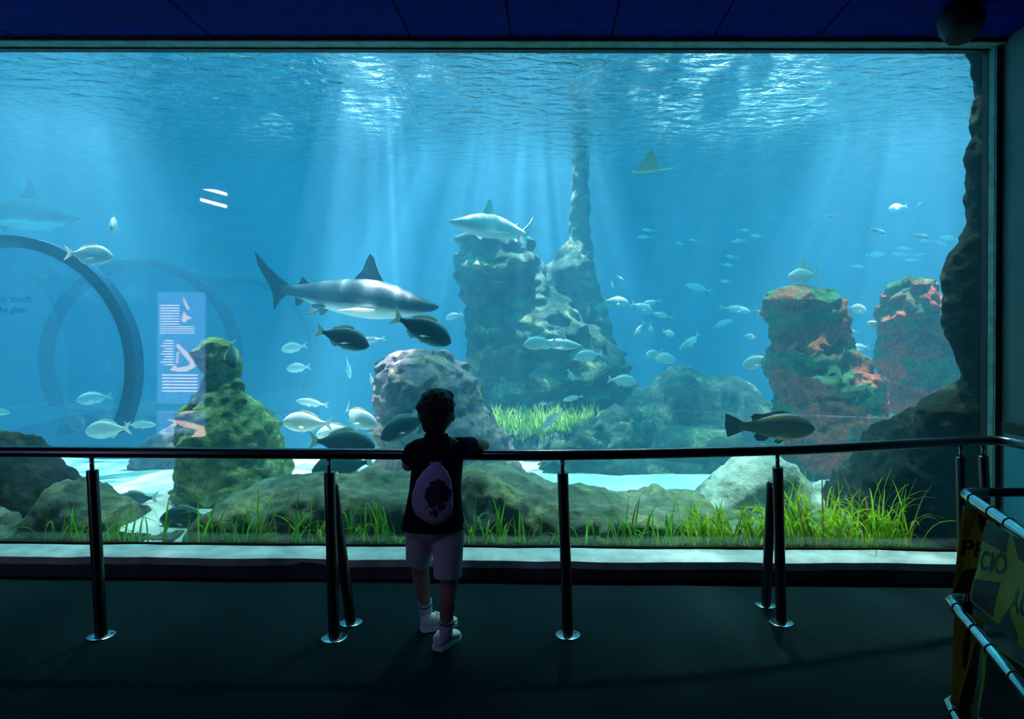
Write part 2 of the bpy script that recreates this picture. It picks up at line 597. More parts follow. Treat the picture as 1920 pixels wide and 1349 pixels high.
b = MB()
seams = [XL] + [-6.2, -4.9, -3.6] + [P(u, 72, 4.6).x for u in (410, 775, 960, 1145, 1332, 1522)] + [XR]
b.box((XL - 0.2, YB - 0.2, ZC + 0.03), (XR + 0.2, 4.75, ZC + 0.25))
for x0, x1 in zip(seams, seams[1:]):
    for y0, y1 in ((YB, -1.0), (-1.0, 1.9), (1.9, 4.50)):
        b.box((x0 + 0.006, y0 + 0.006, ZC), (x1 - 0.006, y1 - 0.006, ZC + 0.029))
tag(b.build('ceiling', M['ceil'], smooth=False), 'dark blue panelled ceiling with narrow seams above the tank window', 'ceiling', kind='structure')

b = MB()
b.box((XR, YB, 0), (XR + 0.15, 4.62, ZC + 0.03))
wr = tag(b.build('wall_right', M['wall_side'], smooth=False), 'dull teal side wall right of the tank window', 'wall', kind='structure')
b = MB()
b.box((XR - 0.03, 1.0, 0.97), (XR - 0.001, 4.50, 1.03))
b.build('dado_rail', M['black'], wr, smooth=False)
b = MB()
b.box((XR - 0.012, 1.0, 0.02), (XR - 0.001, 4.50, 0.97))
b.build('lower_panel', simple('teal_glow_panel', (0.05, 0.36, 0.48), 0.45, nscale=3, namp=0.15), wr, smooth=False)  # teal glow on the lower wall put into the panel's colour
b = MB()
b.box((XL - 0.15, YB, 0), (XL, 4.62, ZC + 0.03))
tag(b.build('wall_left', M['room_dark'], smooth=False), 'dark wall at the left end of the viewing room', 'wall', kind='structure')
b = MB()
b.box((XL, YB - 0.15, 0), (XR, YB, ZC + 0.03))
tag(b.build('wall_back', M['room_dark'], smooth=False), 'dark wall behind the viewer', 'wall', kind='structure')
# the wall the window sits in: above, right of and left of the opening
b = MB()
XJ = P(1842, 600, YG).x
b.box((XL - 0.5, 4.63, ZH), (XR + 8, 4.695, 8.9))
b.box((XJ, 4.63, -3), (XR + 8, 4.695, ZH))
b.box((XL - 8, 4.63, -3), (XL + 0.5, 4.695, 8.9))
b.box((XL + 0.5, 4.60, -3.0), (XJ, 4.695, ZS - 0.045))
tag(b.build('wall_front', M['black'], smooth=False), 'dark wall that the tank window is set into', 'wall', kind='structure')

# frame around the window: head and jamb with stepped profile
b = MB()
b.box((XL, 4.512, ZH), (XR - 0.001, 4.628, ZC + 0.028))
h = tag(bevel(b.build('trim_1', M['frame'], smooth=False), 0.004), 'teal painted head frame along the top of the tank window', 'window frame', kind='structure')
b = MB()
b.box((XL, 4.612, ZH - 0.010), (XJ, 4.629, ZH - 0.0005))
b.build('seal', M['black'], h, smooth=False)
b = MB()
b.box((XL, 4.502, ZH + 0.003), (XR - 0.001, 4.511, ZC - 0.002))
b.build('shadow_strip', M['black'], h, smooth=False)  # black strip over the front face of the head frame
b = MB()
XV = P(1846, 500, 4.66).x
b.box((XV, 4.56, ZS), (XR - 0.001, 4.628, ZH - 0.002))
j = tag(bevel(b.build('trim_2', M['frame'], smooth=False), 0.006), 'teal painted upright jamb at the right end of the tank window', 'window frame', kind='structure')
b = MB()
b.box((XV + 0.002, 4.545, ZS), (XV + 0.010, 4.559, ZH - 0.002))
bevel(b.build('ridge', M['frame'], j, smooth=False), 0.006)
b = MB()
b.box((XV + 0.012, 4.550, ZS), (XR - 0.002, 4.559, ZH - 0.002))
b.build('edge_strip', simple('plum_strip', (0.10, 0.05, 0.12), 0.5, nscale=10), j, smooth=False)

# sill: uneven pale plaster ledge with a dark kerb face
b = MB()
nx, ny = 160, 8
v, f = [], []
for i in range(nx + 1):
    x = XL + (XJ + 0.05 - XL) * i / nx
    for k in range(ny + 1):
        t = k / ny
        y = YK - 0.012 + (4.64 - YK) * t
        z = ZS + 0.010 * fbm((x * 1.3, y * 2, 0), 1.0) - (0.012 if k == 0 else 0)
        v.append((x, y + 0.012 * fbm((x, 3, 0), 2.2) * (1 - t), z))
for i in range(nx):
    for k in range(ny):
        a = i * (ny + 1) + k
        f.append((a, a + ny + 1, a + ny + 2, a + 1))
b.add(v, f)
nv = len(v)
v2 = []
for i in range(nx + 1):
    q = Vector(v[i * (ny + 1)])
    v2 += [q, (q.x, q.y + 0.01, q.z - 0.05)]
b.add(v2, [(2 * i, 2 * i + 1, 2 * i + 3, 2 * i + 2) for i in range(nx)])
s = tag(b.build('trim_3', M['sill']), 'uneven pale plaster sill under the tank window', 'window sill', kind='structure')
b = MB()
b.box((XL, YK + 0.005, 0), (XR, 4.62, ZS - 0.030))
tag(b.build('baseboard_front', M['kerb'], smooth=False), 'dark kerb face below the pale sill', 'kerb', kind='structure')

# window pane
b = MB()
b.box((XL, YG - 0.02, ZS - 0.03), (XJ + 0.02, YG, ZH + 0.02))
w = tag(b.build('window_1', M['glass'], smooth=False), 'wide clear glass pane of the tank', 'window', kind='structure')
b = MB()
b.box((XL, YG - 0.034, ZS - 0.01), (XJ + 0.01, YG - 0.022, ZS + 0.012))
b.build('seal', M['black'], w, smooth=False)


def text_mesh(txt, size):
    cu = bpy.data.curves.new('txt', 'FONT')
    cu.body = txt
    cu.size = size
    cu.offset = size * 0.022
    cu.align_x = 'CENTER'
    cu.align_y = 'CENTER'
    o = bpy.data.objects.new('txt', cu)
    C.objects.link(o)
    bpy.context.view_layer.update()
    me = bpy.data.meshes.new_from_object(o.evaluated_get(bpy.context.evaluated_depsgraph_get()))
    vs = [x.co.copy() for x in me.vertices]
    fs = [tuple(p.vertices) for p in me.polygons]
    bpy.data.objects.remove(o)
    bpy.data.meshes.remove(me)
    return vs, fs


faint = glassmat('faint_blue_letter', 0.0, tint=(0.55, 0.72, 0.82))
for line, u, py in (('not touch', 24, 561), ('the glass', 22, 581)):
    vs, fs = text_mesh(line, 0.062)
    c = P(u, py, YG - 0.023)
    link_mesh('lettering', [(c.x + q.x, YG - 0.0225, c.z + q.y) for q in vs], fs, faint, w, smooth=False)

# round black spotlight housing on the ceiling near the right corner
c = P(1806, 20, 4.05)
t = empty('ceiling_spotlight', (c.x, c.y, ZC), 'round black spotlight housing on the blue ceiling near the right corner', 'lamp')
b = MB()
b.tube([(c.x, c.y, ZC), (c.x, c.y, ZC - 0.05)], 0.05)
b.build('mount', M['black'], t)
b = MB()
b.tube([(c.x, c.y, 3.55), (c.x, c.y + 0.01, 3.53), (c.x, c.y + 0.02, 3.47), (c.x, c.y + 0.02, 3.41), (c.x, c.y + 0.01, 3.375)], [0.06, 0.12, 0.13, 0.115, 0.09], 10)
auto(b.build('housing', M['black'], t))

# lamp with two short tubes behind the viewer (its reflection shows in the window)
ly = 0.0
lc = P(402, 370, 2 * YG - ly)
lc = Vector((lc.x, ly, lc.z))
t = empty('tube_lamp', lc, 'small lamp with two bright white tubes reflected in the window', 'lamp')
b = MB()
b.box((lc.x - 0.22, lc.y - 0.09, lc.z - 0.13), (lc.x + 0.22, lc.y - 0.05, lc.z + 0.13))
b.build('back_plate', M['black'], t, smooth=False)
b = MB()
b.tube([(lc.x, lc.y - 0.07, lc.z + 0.12), (lc.x, lc.y - 0.07, ZC)], 0.012, 8)
b.build('hanger', M['black'], t)
white = emit('white_tube_light', (1.0, 0.97, 1.0), 14)
for dz in (0.085, -0.085):
    b = MB()
    b.tube([(lc.x - 0.17, lc.y, lc.z + dz + 0.045), (lc.x + 0.17, lc.y, lc.z + dz - 0.045)], 0.022)
    b.build('tube', white, t)

# lit information panel behind the viewer (its reflection shows in the window)
py_ = -1.0
pa, pb = P(297, 548, 2 * YG - py_), P(385, 822, 2 * YG - py_)
t = empty('information_panel', ((pa.x + pb.x) / 2, py_, 0.0), 'backlit blue information panel with text lines reflected in the window', 'panel')
b = MB()
b.box((pa.x - 0.03, py_ - 0.10, 0.0), (pb.x + 0.03, py_ - 0.01, pa.z + 0.03))
b.build('cabinet', M['black'], t, smooth=False)
b = MB()
b.box((pa.x, py_ - 0.008, 0.05), (pb.x, py_, pa.z))
b.build('lightbox', emit('blue_lightbox', (0.20, 0.42, 1.0), 2.4), t, smooth=False)
b = MB()
D = 2 * YG - py_


def bar(u0, u1, v0, v1):
    a, c_ = P(u0, v0, D), P(u1, v1, D)
    b.box((a.x, py_ + 0.001, c_.z), (c_.x, py_ + 0.004, a.z))


for y in range(572, 610, 5):
    bar(302, 338, y, y + 2.4)
for y in range(612, 628, 4):
    bar(302, 366, y, y + 2)
for y in range(638, 686, 5):
    bar(304 + (y % 3) * 3, 327, y, y + 2.4)
for y in range(702, 734, 6):
    bar(306, 372, y, y + 3)
b.build('text_lines', emit('white_print', (1, 0.95, 1.0), 6.0), t, smooth=False)
b = MB()


def blob(pts):
    q = MB()
    q.plate(pts, 0.004, lambda u, v_, c_: Vector((P(u, v_, D).x, py_ + 0.003 + c_, P(u, v_, D).z)))
    q.build('illustration', pink, t, smooth=False)


pink = emit('pink_print', (1.0, 0.72, 0.62), 6.0)

blob([(345, 556), (350, 566), (357, 580), (354, 582), (347, 570)])
blob([(342, 600), (346, 584), (352, 592), (362, 597), (352, 600), (347, 606)])
blob([(331, 648), (336, 645), (352, 660), (364, 676), (368, 688), (352, 697), (336, 697), (320, 694), (330, 684), (334, 690), (356, 686), (358, 680), (344, 664)])
blob([(334, 660), (337, 660), (335, 682), (332, 682)])
blob([(335, 776), (365, 765), (388, 763), (386, 768), (350, 776)])
blob([(314, 786), (350, 790), (384, 800), (388, 816), (352, 830), (362, 818), (372, 806), (346, 800)])

# ------------------------------------------------------------------ handrail
YR, ZR, RR = 3.59, 0.960, 0.029


def catmull(pts, k=8):
    pts = [Vector(p) for p in pts]
    e = [pts[0] * 2 - pts[1]] + pts + [pts[-1] * 2 - pts[-2]]
    out = []
    for i in range(1, len(e) - 2):
        p0, p1, p2, p3 = e[i - 1:i + 3]
        for j in range(k):
            t_ = j / k
            out.append(0.5 * ((2 * p1) + (p2 - p0) * t_ + (2 * p0 - 5 * p1 + 4 * p2 - p3) * t_ ** 2 + (3 * p1 - p0 - 3 * p2 + p3) * t_ ** 3))
    out.append(pts[-1])
    return out


def on_rail(x):
    for a, c_ in zip(RAIL, RAIL[1:]):
        if a.x <= x <= c_.x:
            k = (x - a.x) / (c_.x - a.x + 1e-9)
            return a.lerp(c_, k)
    return RAIL[-1]


RAIL = catmull([(-6.5, YR, ZR), (-3, YR, ZR), (-1, YR, ZR), (0.06, 3.61, ZR), (1.25, 3.80, ZR), (2.0, 4.01, ZR), (2.62, 4.20, ZR)])
hr = empty('handrail', (0, 3.7, 0), 'long steel handrail on posts in front of the tank window', 'handrail')
b = MB()
b.tube(RAIL + [Vector((2.72, 4.20, ZR)), Vector((2.76, 4.12, ZR)), Vector((2.77, 4.0, ZR)), Vector((2.77, 1.2, ZR))], RR, 20)
b.build('rail', M['steel_dark'], hr)


def post(u0, v0, u1, v1, Y, brace=None):
    base = P(u1, v1, Y)
    base.z = 0
    rx = P(u0, 853, Y).x
    top = on_rail(rx)
    d = top - base
    pm = MB()
    k1 = base + d * 0.90
    pm.tube([base + d * 0.005, base + d * 0.9, base + d * 0.903], [0.029, 0.029, 0.024], 18)
    po = auto(pm.build('post', M['steel_dark'], hr))
    q = MB()
    q.tube([k1, top - d.normalized() * (RR * 0.8)], 0.011, 12)
    q.build('pin', M['steel'], po)
    q = MB()
    q.tube([base, base + Vector((0, 0, 0.006)), base + Vector((0, 0, 0.009))], [0.066, 0.066, 0.060], 28)
    for a in range(3):
        an = a * 2.1 + 0.5
        c_ = base + Vector((math.cos(an) * 0.048, math.sin(an) * 0.048, 0.009))
        q.tube([c_, c_ + Vector((0, 0, 0.004))], 0.006, 8)
    auto(q.build('base_plate', M['steel'], po))
    if brace:
        (bu, bv, tu, tv) = brace
        bd = 1280 * 1.6 / (bv - 626 - (bu - 1029) * math.tan(math.radians(0.3)))
        bb = P(bu, bv, bd)
        bb.z = 0
        tt = P(tu, tv, top.y + 0.062)
        dd = tt - bb
        q = MB()
        q.tube([bb + dd * 0.01, bb + dd * 0.98, tt], [0.028, 0.028, 0.020], 18)
        br = auto(q.build('brace', M['steel_dark'], hr))
        q = MB()
        q.tube([bb, bb + Vector((0, 0, 0.006)), bb + Vector((0, 0, 0.009))], [0.063, 0.063, 0.057], 28)
        auto(q.build('base_plate', M['steel'], br))
        q = MB()
        q.tube([tt - dd * 0.03, tt - dd * 0.03 + Vector((0, -0.06, 0))], 0.010, 10)
        q.build('bracket', M['steel'], br)


post(164, 865, 190, 1203, 3.56)
post(613, 865, 627, 1203, 3.56, (658, 1170, 624, 908))
post(1054, 862, 1065, 1190, 3.62)
post(1457, 850, 1465, 1165, 3.80, (1436, 1134, 1447, 903))
post(1803, 830, 1806, 1118, 4.14)
post(1857, 850, 1857, 1105, 4.22)

# ------------------------------------------------------------------ crowd barrier with warning tape
bar_t = empty('crowd_barrier', (1.5, 2.5, 0), 'chrome tube barrier with black cable ties at the right edge', 'barrier')
BD = Vector((0.2586, 1.0, 0)).normalized()
ends = [P(1815, 930, 2.60), P(1786, 1131, 2.60), P(1781, 1326, 2.60)]
near_bars = []
for e in ends:
    far = e
    near = e - BD * 1.75
    pts = [far + Vector((0.10, 0.05, 0)), far + Vector((0.035, 0.045, 0)), far + Vector((0.005, 0.02, 0)), far - BD * 0.04, near]
    b = MB()
    b.tube(pts, 0.019, 18)
    r_ = b.build('bar', M['chrome'], bar_t)
    near_bars.append((far, near))
    for k in range(7):
        c_ = far - BD * (0.06 + 0.17 * k + 0.02 * (k % 2))
        q = MB()
        ax = (BD + Vector((0, 0, 0.25 * ((k % 3) - 1)))).normalized()
        q.tube([c_ - ax * 0.004, c_ + ax * 0.004], 0.0215, 16)
        q.build('cable_tie', M['tie'], r_)
b = MB()
b.tube([ends[0] + Vector((0.02, 0.055, 0)), ends[0] + Vector((0.10, 0.06, 0)), ends[0] + Vector((0.7, 0.08, 0))], 0.017, 14)
b.build('cross_bar', M['steel_dark'], bar_t)
for k in (0.05, 1.6):
    p0 = ends[0] - BD * k
    p2 = ends[2] - BD * k
    b = MB()
    o_ = Vector((0.045, 0.01, 0))
    b.tube([p0 + o_, ends[1] - BD * k + o_, p2 + o_, Vector((p2.x, p2.y, 0.0)) + o_], 0.018, 14)
    b.build('upright', M['steel_dark'], bar_t)
b = MB()
for k in (0.05, 1.6):
    p2 = ends[2] - BD * k + Vector((0.045, 0.01, 0))
    b = MB()
    b.box((p2.x - 0.2, p2.y - 0.03, 0.0), (p2.x + 0.2, p2.y + 0.03, 0.012))
    bevel(b.build('foot', M['steel_dark'], bar_t, smooth=False), 0.004)


def strip(name, quad, label, waves, patches, texts):
    """hanging tape: quad = four (u, v, Y) corners TL TR BR BL of a real sheet; (s, t) runs 0..1 across it"""
    q = [P(*c_) for c_ in quad]
    nrm = (q[1] - q[0]).cross(q[3] - q[0]).normalized()
    if nrm.dot(CAM - q[0]) < 0:
        nrm = -nrm

    def S(s_, t_, off=0.0):
        p = q[0].lerp(q[1], s_).lerp(q[3].lerp(q[2], s_), t_)
        return p + nrm * (off + waves * (math.sin(s_ * 7 + t_ * 2.2) * 0.6 + math.sin(t_ * 9 + s_ * 3) * 0.4))
    root = empty(name, q[3], label, 'tape', 'strips of warning tape on the barrier')
    b_ = MB()
    n1, n2 = 14, 24
    v_ = [S(i / n1, k / n2) for i in range(n1 + 1) for k in range(n2 + 1)]
    f_ = [(i * (n2 + 1) + k, (i + 1) * (n2 + 1) + k, (i + 1) * (n2 + 1) + k + 1, i * (n2 + 1) + k + 1) for i in range(n1) for k in range(n2)]
    b_.add(v_, f_)
    sh = b_.build('sheet', M['tape'], root)
    so = sh.modifiers.new('solid', 'SOLIDIFY')
    so.thickness = 0.0015
    for poly in patches:
        # black printed shape, subdivided so it follows the folds
        b_ = MB()
        k = 10
        a0, a1, a2, a3 = [Vector((x, y)) for x, y in poly]
        vv = []
        for i in range(k + 1):
            for jx in range(k + 1):
                c_ = a0.lerp(a1, i / k).lerp(a3.lerp(a2, i / k), jx / k)
                vv.append(S(c_.x, c_.y, 0.0022))
        b_.add(vv, [(i * (k + 1) + jx, (i + 1) * (k + 1) + jx, (i + 1) * (k + 1) + jx + 1, i * (k + 1) + jx + 1) for i in range(k) for jx in range(k)])
        b_.build('black_stripe', M['ink'], sh)
    W_, H_ = (q[1] - q[0]).length, (q[3] - q[0]).length
    for txt, s0, t0, size, slope in texts:
        vs, fs = text_mesh(txt, size)
        b_ = MB()
        b_.add([S(s0 + x.x / W_, t0 - x.y / H_ + slope * x.x / W_, 0.0026) for x in vs], fs)
        lo_ = b_.build('lettering', M['ink'], sh, smooth=False)
        lo_.data.update()
    return root


strip('warning_tape', [(1806, 948, 2.56), (1866, 968, 2.50), (1838, 1120, 2.52), (1786, 1112, 2.57)],
      'yellow and black warning tape lettered PR at the far end of the barrier', 0.008,
      [[(0.45, 0.02), (1.0, 0.10), (1.0, 0.30), (0.62, 0.22)], [(0.30, 0.72), (0.98, 0.62), (0.95, 0.98), (0.05, 0.98)]],
      [('PR', 0.55, 0.46, 0.085, -0.05)])
strip('warning_tape', [(1852, 975, 2.44), (1960, 1040, 2.05), (1935, 1240, 2.08), (1822, 1128, 2.45)],
      'yellow warning tape lettered CIÓ and AU between the top and middle bars', 0.008,
      [[(0.02, 0.02), (0.45, 0.0), (0.42, 0.22), (0.0, 0.26)], [(0.50, 0.0), (0.98, 0.0), (0.98, 0.20), (0.60, 0.20)],
       [(0.02, 0.72), (0.40, 0.55), (0.36, 0.96), (0.02, 0.98)], [(0.60, 0.74), (0.80, 0.90), (0.78, 0.99), (0.44, 0.99)]],
      [('CIÓ', 0.24, 0.42, 0.092, -0.34), ('AU', 0.78, 0.58, 0.10, -0.34)])
strip('warning_tape', [(1789, 1142, 2.57), (1846, 1162, 2.52), (1822, 1345, 2.52), (1783, 1320, 2.58)],
      'yellow warning tape hanging below the far end of the middle bar', 0.006,
      [[(0.95, 0.05), (1.0, 0.6), (0.9, 1.0), (0.35, 1.0)]], [])
strip('warning_tape', [(1848, 1190, 2.42), (1962, 1285, 2.1), (1950, 1460, 2.1), (1836, 1352, 2.42)],
      'yellow warning tape mostly black below the middle bar near the bottom right corner', 0.006,
      [[(0.1, 0.05), (0.95, 0.0), (0.95, 0.7), (0.02, 0.95)]], [])

# ------------------------------------------------------------------ the tank
SURF = 4.2
b = MB()
b.box((-13.2, 15.0, -4), (9.7, 15.3, 8.8))
tag(b.build('wall_tank_back', M['tank_wall'], smooth=False), 'blue back wall of the tank', 'wall', kind='structure')
b = MB()
b.box((-13.3, 4.7, -4), (-13.0, 15.3, 8.8))
tag(b.build('wall_tank_left', M['tank_wall'], smooth=False), 'blue left wall of the tank', 'wall', kind='structure')
b = MB()
b.box((9.5, 4.7, -4), (9.8, 15.3, 8.8))
tag(b.build('wall_tank_right', M['tank_wall'], smooth=False), 'blue right wall of the tank', 'wall', kind='structure')


# roof over the tank
b = MB()
b.box((-14, 4.70, 8.8), (10, 15.4, 8.92))
tag(b.build('ceiling_tank', simple('white_roof_paint', (0.8, 0.85, 0.86), 0.8, nscale=2, namp=0.05), smooth=False), 'roof over the tank above the water', 'roof', kind='structure')


def ground(x, y):
    e = 8.1 + 0.5 * fbm((x * 0.4, 0, 3), 1.0)
    k = max(0, min(1, (y - e) / 2.6))
    k = k * k * (3 - 2 * k)
    f_ = max(0, min(1, (y - 4.95) / 0.35))
    return 0.03 + 0.07 * f_ * f_ * (3 - 2 * f_) - 1.5 * k + 0.035 * fbm((x, y, 0), 0.9) + 0.012 * math.sin(y * 9 + 2 * fbm((x, y, 1), 0.7))


b = MB()
nx, ny = 180, 120
v = []
for i in range(nx + 1):
    for k in range(ny + 1):
        x = -13.0 + 22.5 * i / nx
        y = 4.70 + 10.3 * (k / ny) ** 1.3
        v.append((x, y, ground(x, y)))
b.add(v, [(i * (ny + 1) + k, (i + 1) * (ny + 1) + k, (i + 1) * (ny + 1) + k + 1, i * (ny + 1) + k + 1) for i in range(nx) for k in range(ny)])
tag(b.build('sand_floor', M['sand']), 'bright white rippled sand on the tank floor', 'sand', kind='structure')

b = MB()
b.box((-12.99, 4.705, -3), (9.49, 14.99, SURF + 0.05))
wa = tag(b.build('water', M['water'], smooth=False), 'hazy blue water filling the tank', 'water', kind='stuff')
b = MB()
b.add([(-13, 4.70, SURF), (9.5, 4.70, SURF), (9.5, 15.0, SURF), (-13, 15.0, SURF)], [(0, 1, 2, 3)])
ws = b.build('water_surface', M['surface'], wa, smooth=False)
ws['kind'] = 'stuff'


# unseen glowing panels added above the water to make glints in the ripples
def frosted(name, power, seed):
    m, nt, out = newmat(name)
    e = N(nt, 'ShaderNodeEmission')
    e.inputs['Color'].default_value = (0.50, 0.92, 1.0, 1)
    tc = N(nt, 'ShaderNodeTexCoord')
    mp = N(nt, 'ShaderNodeMapping')
    mp.inputs['Location'].default_value = (-1, 0, -1)
    mp.inputs['Scale'].default_value = (2, 0, 2)
    L(nt, tc.outputs['Generated'], mp.inputs['Vector'])
    gr = N(nt, 'ShaderNodeTexGradient', gradient_type='QUADRATIC_SPHERE')
    L(nt, mp.outputs['Vector'], gr.inputs['Vector'])
    n = N(nt, 'ShaderNodeTexNoise', i_Scale=0.9, i_Detail=2.0)
    mp3 = N(nt, 'ShaderNodeMapping')
    mp3.inputs['Location'].default_value = (seed, 0, 0)
    L(nt, tc.outputs['Object'], mp3.inputs['Vector'])
    L(nt, mp3.outputs['Vector'], n.inputs['Vector'])
    r = ramp(nt, [(0.42, (0, 0, 0)), (0.62, (1, 1, 1))])
    L(nt, n.outputs['Fac'], r.inputs['Fac'])
    mu = N(nt, 'ShaderNodeMath', operation='MULTIPLY')
    L(nt, gr.outputs['Fac'], mu.inputs[0])
    L(nt, r.outputs['Color'], mu.inputs[1])
    m2 = N(nt, 'ShaderNodeMath', operation='MULTIPLY')
    m2.inputs[1].default_value = power
    L(nt, mu.outputs['Value'], m2.inputs[0])
    L(nt, m2.outputs['Value'], e.inputs['Strength'])
    L(nt, e.outputs['Emission'], out.inputs['Surface'])
    return m


for k, (x0, x1, pw) in enumerate(((-8.6, -1.6, 18), (-0.2, 7.4, 18))):
    b = MB()
    b.box((x0 - 0.08, 14.93, 5.2), (x1 + 0.08, 14.99, 8.7))
    wn = tag(b.build('window_%d' % (k + 2), M['frame'], smooth=False), 'added frosted glowing panel high in the back wall for ripple glints, ' + ('left one' if k == 0 else 'right one'), 'window', kind='structure')
    b = MB()
    b.box((x0, 14.91, 5.28), (x1, 14.925, 8.62))
    b.build('pane', frosted('frosted_glint_pane', pw, 3.1 + 7 * k), wn, smooth=False)


# ------------------------------------------------------------------ rocks
def rock(Y, rows, mat, label, ratio=0.75, amp=0.09, sc_=1.7, nr=72, nl=64, seed=0, maxb=9, shelf=0.0, name='rock'):
    """stone built up from its outline rows (pixel height, left, right): elliptical sections of real depth, broken by noise"""
    rows = sorted(rows)
    v = []
    v0, v1 = rows[0][0], rows[-1][0]
    cs = []
    for i in range(nl + 1):
        t_ = v0 + (v1 - v0) * i / nl
        _, xl, xr = lerp_rows(rows, t_)
        a, c_ = P(xl, t_, Y), P(xr, t_, Y)
        cs.append(((a + c_) / 2, max(0.01, (c_.x - a.x) / 2)))
    top = cs[0][0] + Vector((0, 0, 0.01))
    base = cs[-1][0]
    v.append(top)
    for i, (c_, a) in enumerate(cs):
        bb = min(a * ratio, maxb)
        for k in range(nr):
            ph = 2 * math.pi * k / nr
            d = Vector((math.cos(ph), math.sin(ph), 0))
            p = c_ + Vector((d.x * a, d.y * bb, 0))
            q = p + Vector((seed * 7.3, seed * 3.1, seed))
            n_ = fbm(q, sc_, 3) * amp + fbm(q, sc_ * 4, 4) * amp * 0.42
            n_ += (0.5 - abs(noise.noise(q * sc_ * 2.0))) * amp * 0.7 - 0.15 * amp
            lz = fbm(q + Vector((9, 9, 9)), sc_ * 2, 3) * amp * 0.5
            led = shelf * math.sin(p.z * 11 + 2 * fbm(q, 1.2, 2))
            fall = min(1, a / (amp * 2.5 + 1e-6))
            v.append(p + d * ((n_ + led) * fall) + Vector((0, 0, lz * fall)))
    f = [(0, 1 + (k + 1) % nr, 1 + k) for k in range(nr)]
    for i in range(nl):
        for k in range(nr):
            a, c_ = 1 + i * nr + k, 1 + i * nr + (k + 1) % nr
            f.append((a, c_, c_ + nr, a + nr))
    f.append(tuple(1 + nl * nr + k for k in range(nr))[::-1])
    o = link_mesh(name, v, [tuple(reversed(q)) for q in f], mat, None, True, base)
    return tag(o, label, 'rock')


def ridge(Y, prof, mat, label, half=0.5, amp=0.07, sc_=2.0, zb=0.0, seed=0, power=0.55, name='rock', ns=150, nc=40):
    """long boulder whose crest follows a pixel profile; a real mound with depth 2*half"""
    prof = sorted(prof)
    v = []
    for i in range(ns + 1):
        u = prof[0][0] + (prof[-1][0] - prof[0][0]) * i / ns
        _, pv = lerp_rows(prof, u)
        crest = P(u, pv, Y)
        e = min(1.0, min(i, ns - i) / 6)
        h_ = max(0.02, (crest.z - zb))
        for k in range(nc + 1):
            an = math.pi * k / nc
            yy = -math.cos(an) * half * (0.55 + 0.45 * e)
            zz = zb + h_ * (math.sin(an) ** power)
            p = Vector((crest.x, Y + yy, zz))
            q = p + Vector((seed * 5.1, seed * 2.7, seed))
            n_ = fbm(q, sc_, 3) * amp + fbm(q, sc_ * 4, 4) * amp * 0.4
            m_ = fbm(q + Vector((4, 8, 2)), sc_, 3) * amp
            w_ = math.sin(an)
            v.append(p + Vector((m_ * 0.6, -math.cos(an) * n_, n_ * w_)))
    f = []
    for i in range(ns):
        for k in range(nc):
            a = i * (nc + 1) + k
            f.append((a, a + nc + 1, a + nc + 2, a + 1))
    f.append(tuple(range(nc + 1)))
    f.append(tuple(ns * (nc + 1) + k for k in range(nc + 1))[::-1])
    f.append(tuple([i * (nc + 1) for i in range(ns + 1)][::-1] + [i * (nc + 1) + nc for i in range(ns + 1)]))
    mid = v[(ns // 2) * (nc + 1) + nc // 2].copy()
    mid.z = zb
    o = link_mesh(name, v, f, mat, None, True, mid)
    return tag(o, label, 'rock')


# foreground
ridge(5.56, [(388, 1015), (400, 985), (420, 948), (450, 922), (520, 906), (600, 896), (660, 888), (740, 896), (800, 893), (860, 882), (900, 868), (945, 884), (1000, 908), (1100, 922), (1200, 932), (1280, 932), (1330, 940), (1352, 1010)],
      M['r_front'], 'long low algae-covered boulder behind the seagrass across the bottom of the window', 0.55, 0.07, 2.2, 0.02, 1, 0.42, ns=260)
ridge(6.05, [(1290, 960), (1318, 915), (1345, 886), (1380, 860), (1410, 848), (1450, 848), (1480, 868), (1508, 903), (1530, 916), (1560, 903), (1600, 900), (1630, 960)],
      M['r_pale'], 'pale cone-shaped boulder with a saddle right of the long low boulder', 0.42, 0.05, 2.4, 0.02, 2, 0.7)
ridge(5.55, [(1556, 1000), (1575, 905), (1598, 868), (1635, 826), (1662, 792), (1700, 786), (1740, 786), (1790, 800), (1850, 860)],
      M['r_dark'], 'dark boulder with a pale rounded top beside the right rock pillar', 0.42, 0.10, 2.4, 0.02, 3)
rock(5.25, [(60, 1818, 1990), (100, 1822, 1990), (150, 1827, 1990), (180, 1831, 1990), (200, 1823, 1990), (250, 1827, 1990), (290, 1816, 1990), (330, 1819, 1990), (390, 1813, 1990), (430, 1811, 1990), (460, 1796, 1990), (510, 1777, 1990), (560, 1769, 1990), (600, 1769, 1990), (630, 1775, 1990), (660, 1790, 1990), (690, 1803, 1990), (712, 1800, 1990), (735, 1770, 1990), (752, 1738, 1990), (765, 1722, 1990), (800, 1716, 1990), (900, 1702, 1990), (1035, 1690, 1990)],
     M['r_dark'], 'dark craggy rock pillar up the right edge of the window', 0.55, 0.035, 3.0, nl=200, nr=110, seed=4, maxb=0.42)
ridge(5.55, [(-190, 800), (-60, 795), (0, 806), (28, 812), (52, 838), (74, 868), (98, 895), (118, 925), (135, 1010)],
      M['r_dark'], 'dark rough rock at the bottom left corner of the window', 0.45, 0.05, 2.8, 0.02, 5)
ridge(5.35, [(85, 960), (110, 906), (150, 903), (185, 918), (215, 932), (240, 945), (252, 1010)],
      M['r_front'], 'low green boulder behind the leftmost steel post', 0.32, 0.05, 2.8, 0.02, 6)
ridge(5.02, [(-80, 930), (-30, 950), (10, 962), (25, 985), (50, 1000), (70, 1022)],
      M['r_front'], 'smooth small stone in the bottom left corner', 0.2, 0.03, 3.0, 0.02, 7)
